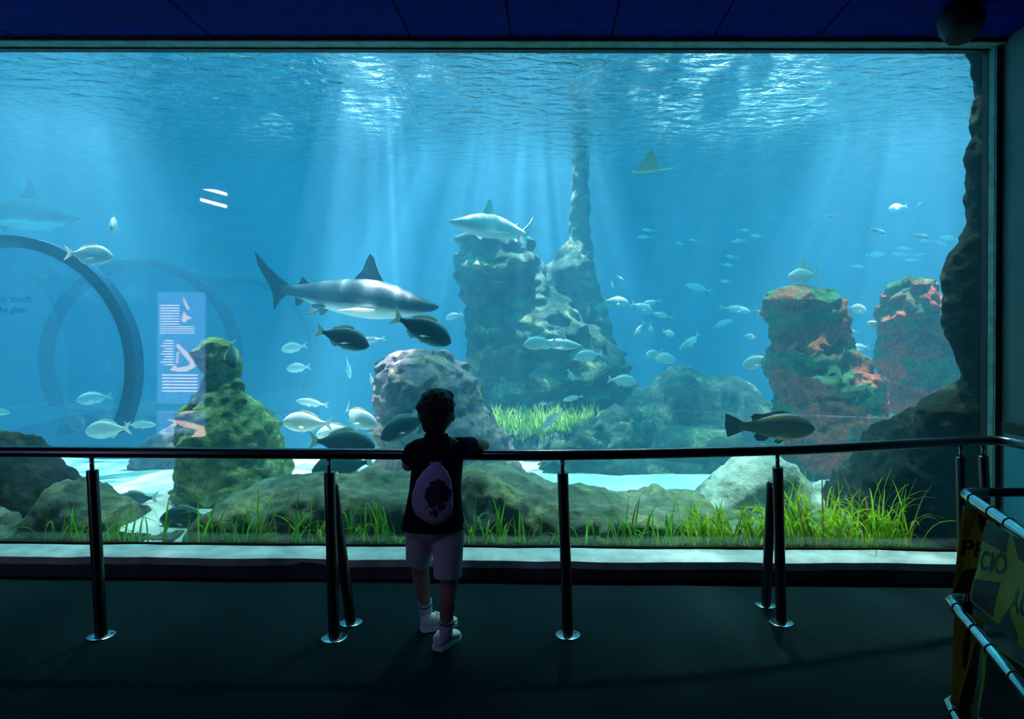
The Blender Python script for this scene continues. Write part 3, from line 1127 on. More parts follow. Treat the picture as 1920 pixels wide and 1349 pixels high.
ridge(5.2, [(246, 1018), (262, 1003), (290, 999), (330, 1004), (352, 1018)],
      M['r_front'], 'tiny mossy stone on the sand below the left fish', 0.16, 0.03, 5.0, 0.05, 8)

ridge(5.38, [(1318, 1010), (1345, 985), (1400, 968), (1480, 975), (1560, 968), (1640, 972), (1720, 985), (1770, 1010)],
      M['r_front'], 'low mossy stone behind the bright lime seagrass', 0.30, 0.04, 3.0, 0.02, 21, 0.4)

# planting bed along the glass
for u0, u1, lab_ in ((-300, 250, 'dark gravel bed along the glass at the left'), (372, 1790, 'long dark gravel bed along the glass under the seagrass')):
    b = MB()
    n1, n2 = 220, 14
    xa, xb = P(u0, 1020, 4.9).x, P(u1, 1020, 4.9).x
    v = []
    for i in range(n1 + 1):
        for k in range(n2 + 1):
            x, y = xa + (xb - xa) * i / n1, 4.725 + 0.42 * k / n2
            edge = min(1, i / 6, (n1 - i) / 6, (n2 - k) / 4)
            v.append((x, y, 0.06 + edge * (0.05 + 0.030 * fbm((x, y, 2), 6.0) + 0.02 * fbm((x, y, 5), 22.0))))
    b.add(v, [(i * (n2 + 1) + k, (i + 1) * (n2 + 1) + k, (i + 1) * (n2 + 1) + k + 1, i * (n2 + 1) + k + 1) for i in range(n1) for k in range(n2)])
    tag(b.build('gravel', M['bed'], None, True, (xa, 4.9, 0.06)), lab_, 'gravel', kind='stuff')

# middle distance
rock(6.3, [(634, 390, 418), (642, 376, 430), (660, 366, 440), (685, 372, 440), (705, 386, 438), (725, 374, 452), (750, 352, 470), (775, 346, 492), (800, 348, 514), (830, 346, 522), (870, 336, 542), (915, 334, 542), (950, 336, 534)],
     M['r_green'], 'tall green and yellow algae-covered rock column left of centre', 0.85, 0.07, 3.0, nl=110, nr=90, seed=9, shelf=0.02)
rock(7.6, [(786, 340, 372), (800, 318, 392), (820, 285, 410), (850, 262, 420), (890, 255, 420), (930, 256, 420), (960, 250, 425)],
     M['r_mauve'], 'pale mauve rock behind the green rock column', 0.8, 0.06, 3.0, seed=10)
rock(7.4, [(656, 778, 818), (664, 735, 845), (680, 710, 866), (705, 704, 886), (740, 702, 905), (780, 700, 922), (820, 706, 945), (870, 712, 966), (915, 716, 985)],
     M['r_mauve'], 'large mauve dome rock behind the boy', 0.85, 0.09, 2.4, nl=90, nr=90, seed=11)
rock(7.3, [(536, 1490, 1525), (545, 1455, 1552), (570, 1440, 1578), (600, 1438, 1589), (650, 1440, 1596), (690, 1448, 1612), (712, 1450, 1648), (740, 1455, 1662), (780, 1458, 1655), (820, 1468, 1640), (870, 1478, 1628), (915, 1480, 1620)],
     M['r_red'], 'tall rock with red and green algae standing under the white fish', 0.8, 0.10, 2.6, nl=120, nr=96, seed=12, shelf=0.02)
rock(7.8, [(520, 1695, 1722), (534, 1673, 1752), (560, 1660, 1768), (600, 1650, 1786), (640, 1645, 1797), (690, 1650, 1812), (740, 1666, 1830), (790, 1690, 1850), (880, 1690, 1860)],
     M['r_red'], 'rounded rock with bands of red algae next to the right rock pillar', 0.8, 0.09, 2.6, nl=100, nr=90, seed=13, shelf=0.03)
ridge(8.9, [(1560, 800), (1600, 752), (1660, 735), (1720, 752), (1790, 800)], M['r_far'], 'teal boulder low between the two red rocks', 0.5, 0.07, 2.4, -1.2, 14)
# far
rock(9.6, [(438, 872, 972), (446, 862, 985), (480, 862, 996), (520, 864, 1010), (560, 868, 1045), (620, 872, 1126), (680, 880, 1165), (740, 870, 1192), (840, 850, 1220)],
     M['r_far'], 'huge hazy rock mass in the middle distance below the white shark', 0.75, 0.16, 1.4, nl=100, nr=96, seed=15)
rock(10.1, [(284, 1074, 1104), (345, 1074, 1105), (370, 1073, 1105), (410, 1068, 1105), (450, 1062, 1109), (488, 1040, 1114), (505, 1014, 1118), (560, 1006, 1130), (620, 1000, 1142), (700, 990, 1172), (840, 980, 1200)],
     M['r_far'], 'slim hazy rock pillar rising to the water surface', 0.8, 0.07, 1.8, nl=110, nr=80, seed=16)
ridge(9.1, [(1075, 830), (1120, 790), (1160, 762), (1188, 732), (1228, 722), (1258, 692), (1286, 682), (1312, 700), (1340, 713), (1366, 704), (1394, 716), (1424, 738), (1455, 762), (1500, 810)],
      M['r_far'], 'jagged hazy rock ridge left of the tall red rock', 0.7, 0.10, 1.8, -1.3, 17)
ridge(8.4, [(960, 838), (1000, 822), (1050, 806), (1100, 784), (1140, 766), (1180, 768), (1220, 790), (1260, 832)],
      M['r_far'], 'low yellow-green rock at the foot of the jagged ridge', 0.5, 0.10, 2.2, -0.6, 18)
ridge(7.9, [(1222, 850), (1232, 815), (1258, 803), (1340, 799), (1380, 804), (1410, 850)],
      M['r_far'], 'flat-topped rock slab behind the big olive grouper', 0.4, 0.04, 2.2, -0.2, 19, 0.35)
ridge(7.7, [(1000, 878), (1030, 856), (1090, 846), (1180, 850), (1260, 852), (1340, 856), (1390, 880)],
      M['r_far'], 'low teal rock shelf below the flat-topped slab', 0.3, 0.05, 2.4, -0.1, 20)

# ------------------------------------------------------------------ walk-through tunnel
tn = empty('viewing_tunnel', (-6.1, 9.5, 0), 'clear acrylic walk-through tunnel with dark ribs on the left of the tank', 'tunnel')
TX, TZ, TR = -6.05, 1.18, 1.40
b = MB()
n = 48
v, f = [], []
for y in [6.5 + 0.45 * i for i in range(18)]:
    for k in range(n + 1):
        a = math.radians(-25 + 230 * k / n)
        v.append((TX + TR * math.cos(a), y, TZ + TR * math.sin(a)))
for i in range(17):
    for k in range(n):
        f.append((i * (n + 1) + k, i * (n + 1) + k + 1, (i + 1) * (n + 1) + k + 1, (i + 1) * (n + 1) + k))
b.add(v, f)
b.build('acrylic_arch', M['acrylic'], tn)
for y in (7.5, 9.95, 13.1):
    b = MB()
    rr = []
    for k in range(49):
        a = math.radians(-28 + 236 * k / 48)
        ca, sa = math.cos(a), math.sin(a)
        rr.append([(TX + (TR + dr) * ca, y + dy, TZ + (TR + dr) * sa) for dr, dy in ((-0.05, -0.08), (0.07, -0.08), (0.07, 0.08), (-0.05, 0.08))])
    b.rings(rr)
    auto(b.build('rib', M['rib'], tn))
for x in (TX - 1.35, TX + 1.0):
    b = MB()
    b.box((x, 8.6, -1.6), (x + 0.2, 14.1, 0.30))
    b.build('kerb_wall', M['rib'], tn, smooth=False)


# ------------------------------------------------------------------ fish
def fish_mesh(name, stations, fins, mats, bend=0.0, nr=16, paired=()):
    """body lofted nose (+x) to tail root, fins as thin tapered plates, all one mesh one unit long"""
    def bendy(p):
        t_ = max(0.0, 0.15 - p.x)
        return Vector((p.x, p.y + bend * t_ * t_ * 2.2, p.z))
    b_ = MB()
    rings = []
    xs = []
    for i in range(len(stations) - 1):
        a, c_ = stations[i], stations[i + 1]
        for k in range(3):
            t_ = k / 3
            xs.append([a[j] * (1 - t_) + c_[j] * t_ for j in range(4)])
    xs.append(list(stations[-1]))
    for _ in range(2):      # ease the straight runs into curves
        xs = [xs[0]] + [[xs[i][0]] + [(xs[i - 1][j] + 2 * xs[i][j] + xs[i + 1][j]) / 4 for j in (1, 2, 3)] for i in range(1, len(xs) - 1)] + [xs[-1]]
    for x, zt, zb_, w_ in xs:
        m_, h_ = (zt + zb_) / 2, (zt - zb_) / 2
        R = []
        for k in range(nr):
            a = 2 * math.pi * k / nr
            R.append(bendy(Vector((x, w_ * math.copysign(abs(math.cos(a)) ** 0.9, math.cos(a)), m_ + h_ * math.sin(a)))))
        rings.append(R)
    b_.rings(rings, 0)
    for poly, th, mi in fins:
        b_.plate(poly, th, lambda a, c_, d: bendy(Vector((a, d, c_))), mi)
    for poly, th, mi, y0, ang, z0 in paired:
        for sg in (1, -1):
            ca, sa = math.cos(ang), math.sin(ang)
            b_.plate(poly, th, lambda a, c_, d: bendy(Vector((a, sg * (y0 + c_ * ca - d * sa), z0 - c_ * sa - d * ca))), mi)
    me = bpy.data.meshes.new(name)
    me.from_pydata([tuple(q) for q in b_.v], [], b_.f)
    for m_ in mats:
        me.materials.append(m_)
    for p, i in zip(me.polygons, b_.m):
        p.material_index = i
        p.use_smooth = len(p.vertices) == 4 and p.index < (len(rings) - 1) * nr
    me.update()
    return me


BREAM = [(0.50, 0.00, -0.02, 0.006), (0.47, 0.04, -0.055, 0.03), (0.42, 0.085, -0.09, 0.05), (0.34, 0.135, -0.125, 0.065), (0.24, 0.165, -0.15, 0.072), (0.12, 0.172, -0.155, 0.07),
         (0.0, 0.155, -0.14, 0.062), (-0.12, 0.115, -0.105, 0.045), (-0.22, 0.065, -0.065, 0.028), (-0.30, 0.036, -0.038, 0.016), (-0.35, 0.034, -0.036, 0.010)]
BREAM_FINS = [([(-0.32, 0.03), (-0.38, 0.07), (-0.46, 0.13), (-0.50, 0.15), (-0.45, 0.06), (-0.425, 0.0), (-0.45, -0.06), (-0.50, -0.15), (-0.46, -0.13), (-0.38, -0.07), (-0.32, -0.03)], 0.008, 1),
              ([(0.20, 0.16), (0.14, 0.20), (0.02, 0.195), (-0.10, 0.155), (-0.20, 0.10), (-0.19, 0.07), (0.0, 0.14)], 0.008, 1),
              ([(-0.03, -0.13), (-0.08, -0.165), (-0.16, -0.125), (-0.20, -0.09), (-0.15, -0.08)], 0.008, 1)]
BREAM_PAIR = [([(0.20, 0.0), (0.10, 0.06), (0.03, 0.08), (0.10, 0.0)], 0.005, 1, 0.066, 0.7, -0.05),
              ([(0.18, 0.0), (0.10, 0.05), (0.06, 0.06), (0.10, 0.0)], 0.005, 1, 0.02, 1.2, -0.14)]
BREAM = [(x, zt * (1.2 if x > -0.25 else 1.0), zb_ * (1.2 if x > -0.25 else 1.0), w_ * 1.08) for x, zt, zb_, w_ in BREAM]
BREAM_FINS = [BREAM_FINS[0]] + [([(a, c_ * 1.2) for a, c_ in p], t_, m_) for p, t_, m_ in BREAM_FINS[1:]]
SLIM = [(x, zt * 0.58, zb_ * 0.58, w_ * 0.75) for x, zt, zb_, w_ in BREAM]
SLIM_FINS = [([(a, c_ * 0.64) for a, c_ in p], t_, m_) for p, t_, m_ in BREAM_FINS]
SLIM_PAIR = [(p, t_, m_, y0 * 0.8, an, z0 * 0.66) for p, t_, m_, y0, an, z0 in BREAM_PAIR]
GROUPER = [(0.50, -0.015, -0.035, 0.02), (0.47, 0.045, -0.075, 0.05), (0.40, 0.105, -0.115, 0.075), (0.30, 0.145, -0.135, 0.085), (0.18, 0.16, -0.145, 0.085), (0.05, 0.15, -0.135, 0.075),
           (-0.08, 0.115, -0.105, 0.055), (-0.18, 0.08, -0.07, 0.035), (-0.27, 0.06, -0.05, 0.02), (-0.34, 0.062, -0.055, 0.012)]
GROUPER_FINS = [([(-0.31, 0.06), (-0.40, 0.11), (-0.49, 0.15), (-0.50, 0.0), (-0.475, -0.13), (-0.40, -0.10), (-0.31, -0.055)], 0.012, 1),
                ([(0.22, 0.15), (0.12, 0.185), (0.0, 0.17), (-0.10, 0.15), (-0.18, 0.155), (-0.22, 0.12), (-0.20, 0.07), (0.0, 0.13)], 0.012, 1),
                ([(-0.02, -0.12), (-0.08, -0.165), (-0.16, -0.16), (-0.19, -0.11), (-0.16, -0.07)], 0.012, 1)]
GROUPER_PAIR = [([(0.20, 0.0), (0.12, 0.09), (0.03, 0.10), (0.02, 0.05), (0.12, 0.0)], 0.006, 2, 0.083, 1.1, -0.05),
                ([(0.16, 0.0), (0.08, 0.06), (0.04, 0.06), (0.08, 0.0)], 0.006, 1, 0.03, 1.2, -0.13)]
SPADE = [(0.50, 0.02, -0.05, 0.010), (0.44, 0.11, -0.12, 0.035), (0.34, 0.16, -0.15, 0.045), (0.20, 0.24, -0.20, 0.05), (0.05, 0.25, -0.20, 0.048), (-0.10, 0.20, -0.16, 0.038), (-0.22, 0.10, -0.08, 0.022), (-0.30, 0.05, -0.045, 0.010)]
SPADE_FINS = [([(-0.28, 0.04), (-0.36, 0.18), (-0.50, 0.50), (-0.42, 0.06), (-0.46, -0.34), (-0.36, -0.10), (-0.28, -0.04)], 0.012, 1),
              ([(0.14, 0.22), (0.03, 0.66), (-0.02, 0.60), (-0.05, 0.34), (-0.10, 0.24), (-0.16, 0.40), (-0.22, 0.30), (-0.22, 0.10), (0.0, 0.20)], 0.012, 1),
              ([(0.0, -0.18), (-0.06, -0.28), (-0.16, -0.20), (-0.22, -0.10)], 0.012, 1)]
SHARK = [(0.50, 0.004, -0.006, 0.006), (0.48, 0.014, -0.020, 0.028), (0.43, 0.030, -0.040, 0.048), (0.36, 0.056, -0.064, 0.066), (0.28, 0.084, -0.084, 0.080), (0.19, 0.102, -0.098, 0.086), (0.09, 0.102, -0.098, 0.080),
         (-0.03, 0.082, -0.082, 0.064), (-0.13, 0.060, -0.058, 0.046), (-0.21, 0.041, -0.038, 0.030), (-0.27, 0.030, -0.026, 0.020), (-0.33, 0.024, -0.018, 0.010)]
SHARK_FINS = [([(-0.28, 0.028), (-0.34, 0.06), (-0.42, 0.115), (-0.50, 0.185), (-0.475, 0.12), (-0.43, 0.06), (-0.385, 0.005), (-0.365, -0.04), (-0.355, -0.105), (-0.325, -0.05), (-0.29, -0.02)], 0.012, 1),
              ([(0.215, 0.085), (0.18, 0.14), (0.145, 0.215), (0.125, 0.23), (0.112, 0.20), (0.095, 0.14), (0.05, 0.085), (0.12, 0.06)], 0.014, 1),
              ([(-0.17, 0.045), (-0.21, 0.075), (-0.225, 0.072), (-0.225, 0.055), (-0.245, 0.03), (-0.20, 0.03)], 0.010, 1),
              ([(-0.19, -0.035), (-0.225, -0.075), (-0.24, -0.07), (-0.245, -0.03)], 0.010, 1)]
SHARK_PAIR = [([(0.22, 0.0), (0.17, 0.07), (0.09, 0.145), (0.07, 0.155), (0.095, 0.08), (0.12, 0.0)], 0.010, 2, 0.070, 0.16, -0.050),
              ([(-0.06, 0.0), (-0.11, 0.06), (-0.135, 0.065), (-0.13, 0.0)], 0.008, 1, 0.035, 0.9, -0.055)]

F_MESH = {}
for bn, bend in (('', 0.0), ('_l', 1.1), ('_r', -1.1)):
    F_MESH['silver' + bn] = fish_mesh('sea_bream', BREAM, BREAM_FINS, [M['f_silver'], M['f_fin']], bend, 16, BREAM_PAIR)
    F_MESH['dark' + bn] = fish_mesh('sea_bream', BREAM, BREAM_FINS, [M['f_dark'], M['f_fin']], bend, 16, BREAM_PAIR)
    F_MESH['slim' + bn] = fish_mesh('slender_fish', SLIM, SLIM_FINS, [M['f_silver'], M['f_fin']], bend, 14, SLIM_PAIR)
    F_MESH['slimdark' + bn] = fish_mesh('slender_fish', SLIM, SLIM_FINS, [M['f_dark'], M['f_dark']], bend, 14, SLIM_PAIR)
F_MESH['grouper'] = fish_mesh('grouper', GROUPER, GROUPER_FINS, [M['f_grouper'], M['f_grouper_fin'], M['f_grouper']], 0.15, 22, GROUPER_PAIR)
F_MESH['spade'] = fish_mesh('spadefish', SPADE, SPADE_FINS, [M['f_white'], M['f_white']], 0.2, 16)
F_MESH['shark'] = fish_mesh('shark', SHARK, SHARK_FINS, [M['shark'], M['shark_fin'], M['f_white']], 0.06, 24, SHARK_PAIR)
F_MESH['paleshark'] = fish_mesh('shark', SHARK, SHARK_FINS, [M['shark_pale'], M['shark_pale'], M['f_white']], -0.28, 24, SHARK_PAIR)

EYE = {'silver': (0.395, 0.043, 0.02, 0.018), 'dark': (0.395, 0.043, 0.02, 0.018), 'slim': (0.40, 0.036, 0.014, 0.013), 'slimdark': (0.40, 0.036, 0.014, 0.013),
       'grouper': (0.405, 0.065, 0.045, 0.013), 'spade': (0.40, 0.034, 0.02, 0.016), 'shark': (0.425, 0.046, 0.004, 0.006), 'paleshark': (0.425, 0.046, 0.004, 0.006)}
eye_me = {}
for k_, (ex, ey, ez, er) in EYE.items():
    b = MB()
    b.sphere((0, 0, 0), er, 12, 8)
    me = bpy.data.meshes.new('eye')
    me.from_pydata([tuple(q) for q in b.v], [], b.f)
    me.materials.append(M['eye'])
    me.polygons.foreach_set('use_smooth', [True] * len(me.polygons))
    eye_me[k_] = me


def fish(kind, u, v_, Lpx, tilt, Y, label, group=None, yaw=0.0, left=False, roll=0.0, cat='fish', name=None, eyes=None):
    """a fish seen at pixel (u, v_) and Lpx long there; nose right unless left; tilt > 0 lifts the nose; yaw turns the nose away"""
    n = Vector((-1 if left else 1, 0, 0))
    th, ya = math.radians(tilt), math.radians(yaw)
    nose = Vector((n.x * math.cos(th) * math.cos(ya), math.sin(ya), math.sin(th) * math.cos(ya)))
    up = Vector((0, 0, 1))
    if abs(nose.z) > 0.85:
        up = Vector((-n.x, 0, 0.25))
    side = up.cross(nose).normalized()
    up = nose.cross(side).normalized()
    size = Lpx * Y / F / max(0.3, math.sqrt(nose.x ** 2 + nose.z ** 2))
    R = Matrix((nose, side, up)).transposed() @ Matrix.Rotation(math.radians(roll), 3, 'X')
    me = F_MESH[kind]
    o = bpy.data.objects.new(name or me.name.split('.')[0], me)
    C.objects.link(o)
    o.matrix_world = Matrix.Translation(P(u, v_, Y)) @ R.to_4x4() @ Matrix.Scale(size, 4)
    tag(o, label, cat, group)
    base = kind.split('_')[0]
    if (Lpx > 40 if eyes is None else eyes):
        ex, ey, ez, er = EYE[base]
        for sg in (1, -1):
            e = bpy.data.objects.new('eye', eye_me[base])
            C.objects.link(e)
            e.parent = o
            e.location = (ex, sg * ey, ez)
    return o


# the sharks, the ray, the grouper
fish('shark', 640, 556, 372, -6, 7.6, 'large grey shark with white belly swimming right in front of the centre', yaw=-3, cat='shark')
fish('paleshark', 942, 428, 178, 1, 8.5, 'pale sunlit shark above the hazy rock mass', yaw=-38, left=True, cat='shark')
fish('shark', 20, 402, 290, -3, 10.8, 'faint shark at the left edge heading right under the surface', yaw=-8, cat='shark')
fish('paleshark', 1040, 645, 104, -4, 8.1, 'small pale shark snout showing behind a bream below the hazy rock', yaw=-15, cat='shark')
fish('grouper', 1446, 801, 162, 1, 5.5, 'large olive-brown grouper just above the handrail on the right', name='grouper')
fish('spade', 1506, 517, 56, -4, 7.2, 'white spiky-finned fish hovering over the tall red rock', left=True, yaw=0, name='spadefish')


def ray_mesh():
    b_ = MB()
    n1, n2 = 20, 24
    v_, f_ = [], []
    for lay in (1, -1):
        for i in range(n1 + 1):
            s_ = -1 + 2 * i / n1
            a = abs(s_)
            x0 = 0.46 - 0.52 * a ** 1.25          # leading edge
            x1 = -0.36 + 0.22 * a ** 1.6          # trailing edge
            for k in range(n2 + 1):
                t_ = k / n2
                x = x0 + (min(x1, x0 - 0.01) - x0) * t_
                th = 0.075 * (1 - a) ** 0.8 * math.sin(math.pi * t_) ** 0.7 + 0.006
                v_.append((x, s_ * 0.62 * (1 - 0.25 * a), lay * th * 0.6 + 0.62 * a ** 1.5))
        o_ = 0 if lay == 1 else (n1 + 1) * (n2 + 1)
        for i in range(n1):
            for k in range(n2):
                q = (o_ + i * (n2 + 1) + k, o_ + (i + 1) * (n2 + 1) + k, o_ + (i + 1) * (n2 + 1) + k + 1, o_ + i * (n2 + 1) + k + 1)
                f_.append(q if lay == 1 else q[::-1])
    nn = (n1 + 1) * (n2 + 1)
    for i in range(n1):
        for k in (0, n2):
            a, c_ = i * (n2 + 1) + k, (i + 1) * (n2 + 1) + k
            f_.append((a, c_, c_ + nn, a + nn))
    b_.add(v_, f_)
    b_.tube([(-0.33, 0, 0), (-0.55, 0, 0.01), (-0.80, 0, 0.03)], [0.02, 0.01, 0.003], 8)
    b_.sphere((0.42, 0.06, 0.01), (0.07, 0.05, 0.035), 10, 8)
    b_.sphere((0.42, -0.06, 0.01), (0.07, 0.05, 0.035), 10, 8)
    return b_


b = ray_mesh()
Yr = 7.2
size = 62 * Yr / F
o = link_mesh('ray', b.v, b.f, M['ray'], None, True)
o.matrix_world = Matrix.Translation(P(1216, 321, Yr)) @ Matrix.Rotation(math.radians(172), 4, 'Z') @ Matrix.Rotation(math.radians(-14), 4, 'X') @ Matrix.Rotation(math.radians(3), 4, 'Y') @ Matrix.Scale(size, 4)
tag(o, 'greenish ray with raised wings below the surface right of the rock pillar', 'ray')

# the bream in front of the tunnel and the dome rock
fish('dark', 641, 633, 108, -16, 5.95, 'dark sea bream with pale tail directly under the large shark')
fish('dark', 790, 617, 124, -24, 5.8, 'dark sea bream tilting down under the large shark\'s head')
fish('silver', 166, 478, 94, -4, 7.0, 'pale bream heading right below the fish that faces away on the left')
fish('silver', 214, 424, 44, -22, 7.0, 'round pale bream turned towards the viewer, upper left', yaw=-58)
fish('silver', 178, 747, 58, -8, 7.9, 'small pale bream alone above the pair on the left', left=True, yaw=-18)
fish('silver', 203, 806, 88, -5, 6.9, 'pale bream heading left, nearer fish of the pair above the left handrail', left=True)
fish('slim', 262, 797, 62, 0, 7.3, 'slender pale fish heading right, farther fish of the pair above the left handrail')
fish('slim', -12, 772, 62, -4, 7.0, 'pale fish nose cut off by the left edge of the photo')
fish('slim', 586, 756, 62, 8, 8.0, 'slender pale fish above the cluster beside the boy', left=True)
fish('silver', 577, 793, 96, 2, 7.0, 'pale bream heading left, leftmost of the cluster beside the boy', left=True)
fish('silver_l', 666, 784, 90, -18, 6.9, 'pale bream heading right and down, topmost right of the cluster beside the boy')
fish('silver', 634, 812, 84, -6, 7.25, 'pale bream mostly hidden in the middle of the cluster beside the boy', left=True)
fish('silver', 708, 832, 56, -62, 7.0, 'pale bream diving nose down between the cluster and the boy')
fish('dark', 640, 831, 128, -4, 5.9, 'big dark bream with its back just above the handrail left of the boy')
fish('dark', 645, 874, 124, -10, 6.15, 'big dark bream below the handrail left of the boy', left=True)
fish('dark', 762, 799, 108, -26, 5.85, 'dark bream half hidden behind the boy\'s head', left=True)
fish('dark', 352, 972, 108, -3, 5.25, 'teal-grey bream close to the glass just above the left sand', left=True)
fish('dark', 254, 938, 52, 4, 5.95, 'dark bream turned towards the viewer beside the low green boulder', left=True, yaw=-50)
fish('dark', 238, 948, 44, -8, 6.25, 'dark bream half hidden by the low green boulder', left=True, yaw=-40)
fish('dark', 435, 664, 56, -74, 5.75, 'grey bream hanging nose down beside the top of the green rock column', yaw=-25)
fish('silver', 552, 652, 50, -10, 8.7, 'small pale bream left of the dark bream under the large shark', left=True)
fish('slim', 697, 638, 52, -8, 8.0, 'slender fish whose tail shows behind the dark bream', left=True)
fish('silver', 560, 690, 46, -6, 8.8, 'faint bream in front of the farthest tunnel rib', left=True)
fish('silver', 653, 690, 40, -70, 8.7, 'faint bream hanging nose down left of the mauve dome rock', yaw=-30)
fish('slim', 697, 713, 28, -76, 8.2, 'small fish nose down at the left edge of the mauve dome rock')
fish('silver', 852, 593, 34, -18, 9.0, 'small pale bream right of the large shark\'s nose', left=True)
fish('silver', 1013, 644, 64, -5, 7.7, 'pale bream heading left in front of the small shark snout', left=True)
fish('silver', 1105, 667, 54, -8, 7.9, 'pale bream heading left just right of the small shark snout', left=True)
fish('silver', 1070, 703, 26, -62, 7.9, 'small bream nose down below the pair in the middle')
fish('slim', 1075, 747, 40, -14, 7.7, 'slender fish above the far green seagrass', left=True)
fish('silver', 1166, 714, 56, -5, 8.3, 'bream with a pale tail behind the jagged ridge')
fish('slim_l', 1036, 784, 58, -48, 7.7, 'pale fish diving left in front of the far seagrass', left=True)
fish('silver', 1226, 664, 34, -10, 8.4, 'round pale bream, left one of the two above the jagged ridge', left=True, yaw=-30)
fish('silver_l', 1243, 672, 50, -10, 8.4, 'pale bream, right one of the two above the jagged ridge')
fish('slim_r', 1298, 640, 60, -34, 9.4, 'slender curved fish diving left above the jagged ridge', left=True)
fish('silver', 1154, 566, 50, -6, 10.2, 'bream beside the right edge of the hazy rock mass')
fish('silver', 1203, 577, 46, -20, 10.3, 'faint bream, right of the one beside the hazy rock mass', yaw=15)
fish('slim', 1220, 568, 44, -16, 10.6, 'faint slender fish just above another bream in the blue centre', left=True)
fish('slim', 1199, 617, 34, -58, 9.8, 'small fish nose down left of two tiny ones in the blue centre', left=True)
fish('silver', 1221, 617, 24, -80, 9.9, 'tiny fish hanging upright, middle of three in the blue centre')
fish('silver', 1253, 625, 20, -30, 10.0, 'tiny round fish, rightmost of three in the blue centre', yaw=-55)
fish('slim', 1243, 592, 40, 12, 10.6, 'thin faint fish above the three tiny ones in the blue centre', left=True)
fish('silver', 1421, 678, 62, -18, 8.0, 'bream partly hidden by the left side of the tall red rock', left=True)
fish('silver', 1424, 588, 30, -38, 8.2, 'small white bream close to the tall red rock\'s left side')
fish('silver_r', 1410, 632, 28, 2, 8.4, 'small arched bream left of the tall red rock', left=True)
fish('slim', 1378, 580, 60, -8, 10.0, 'faint bream above the small white one left of the tall red rock')
fish('slim', 1352, 608, 44, 20, 10.6, 'faint slender fish rising left of the tall red rock')
fish('silver', 1606, 579, 44, -8, 8.6, 'pale curled bream between the two red rocks, uppermost', yaw=20)
fish('silver', 1612, 652, 38, -6, 9.0, 'round grey bream between the two red rocks', left=True)
fish('slim', 1615, 680, 36, 40, 8.6, 'thin pale fish rising between the two red rocks')
fish('silver', 1644, 612, 40, 18, 7.9, 'pale yellowish bream peeping from the left side of the round red-banded rock', left=True)
fish('slim', 1598, 621, 26, 8, 8.8, 'small pale tail sticking out right of the tall red rock', left=True)
fish('silver', 1684, 389, 36, -10, 9.6, 'pale bream high up on the right', left=True)
fish('slimdark', 1722, 385, 18, 40, 10.0, 'tiny dark fish beside the pale bream high on the right')
fish('slimdark', 1643, 433, 38, -14, 9.2, 'dark slender fish above the round red-banded rock', eyes=False)
fish('slimdark', 1724, 443, 40, -8, 9.4, 'dark slender fish next to the right rock pillar')
fish('slimdark', 1560, 405, 36, -6, 10.2, 'dark fish in the shade high above the white spiky fish')
fish('slimdark', 1520, 420, 30, 18, 11.0, 'faint dark fish left of the dark one in the shade')
g = 'tiny far fish by the right rock pillar'
lab = 'tiny pale fish in the far shoal beside the right rock pillar'
for u, v_, l_, t_, le in ((1698, 467, 32, 4, 1), (1690, 477, 36, 3, 1), (1711, 488, 30, 0, 1), (1640, 478, 38, 2, 0), (1608, 500, 28, -4, 0), (1780, 447, 36, 6, 1), (1764, 456, 24, 18, 1), (1722, 478, 26, 8, 0), (1736, 452, 24, 0, 1)):
    fish('slim', u, v_, l_, t_, 11.2, lab, g, left=bool(le), eyes=False)
g = 'tiny far fish in the dark blue'
lab = 'tiny faint fish drifting in the dark blue water left of the white spiky fish'
for u, v_, l_, t_, le in ((1385, 452, 30, -8, 1), (1372, 482, 24, 10, 1), (1362, 497, 26, -6, 0), (1420, 443, 26, 8, 1), (1362, 528, 24, 4, 1), (1310, 540, 52, 14, 1), (1395, 432, 22, 0, 0)):
    fish('slim', u, v_, l_, t_, 11.6, lab, g, left=bool(le), eyes=False)
g = 'tiny far fish in the light beam'
lab = 'tiny pale fish in the pale light beam right of the rock pillar'
for u, v_, l_, t_, le in ((1216, 432, 26, 6, 1), (1209, 445, 30, 2, 1), (1275, 457, 18, 12, 1), (1298, 451, 18, 8, 1), (1163, 521, 16, -34, 0), (1148, 533, 16, -76, 0)):
    fish('slim', u, v_, l_, t_, 11.0, lab, g, left=bool(le), eyes=False)


# ------------------------------------------------------------------ seagrass
def blades(n, cx, cy, zb_, spread, hmin, hmax, wid=0.0075, droop=0.75, dark=False):
    b_ = MB()
    for _ in range(n):
        x, y = cx + random.gauss(0, spread), cy + random.uniform(-0.06, 0.06)
        h_ = random.uniform(hmin, hmax)
        ang = random.uniform(0, 2 * math.pi)
        lean = random.uniform(0.05, 0.40) * h_
        curl = random.random() ** 1.3 * droop * h_
        d = Vector((math.cos(ang), 0.5 * math.sin(ang), 0))
        sd = Vector((-math.sin(ang + random.uniform(-1, 1)), math.cos(ang), 0)).normalized()
        if abs(sd.x) < 0.4:
            sd = Vector((0.8, sd.y, 0)).normalized()
        vv, k = [], 8
        for i in range(k + 1):
            t_ = i / k
            p = Vector((x, y, zb_)) + d * (lean * t_ + curl * t_ ** 3) + Vector((0, 0, h_ * t_ - curl * 0.9 * t_ ** 4))
            w_ = wid * random.uniform(0.9, 1.1) * (1 - t_ ** 3 * 0.8)
            vv += [p - sd * w_, p + Vector((0, -0.002, 0)), p + sd * w_]
        ff = []
        for i in range(k):
            a = i * 3
            ff += [(a, a + 1, a + 4, a + 3), (a + 1, a + 2, a + 5, a + 4)]
        b_.add(vv, ff, 1 if random.random() < 0.12 else 0)
    return b_


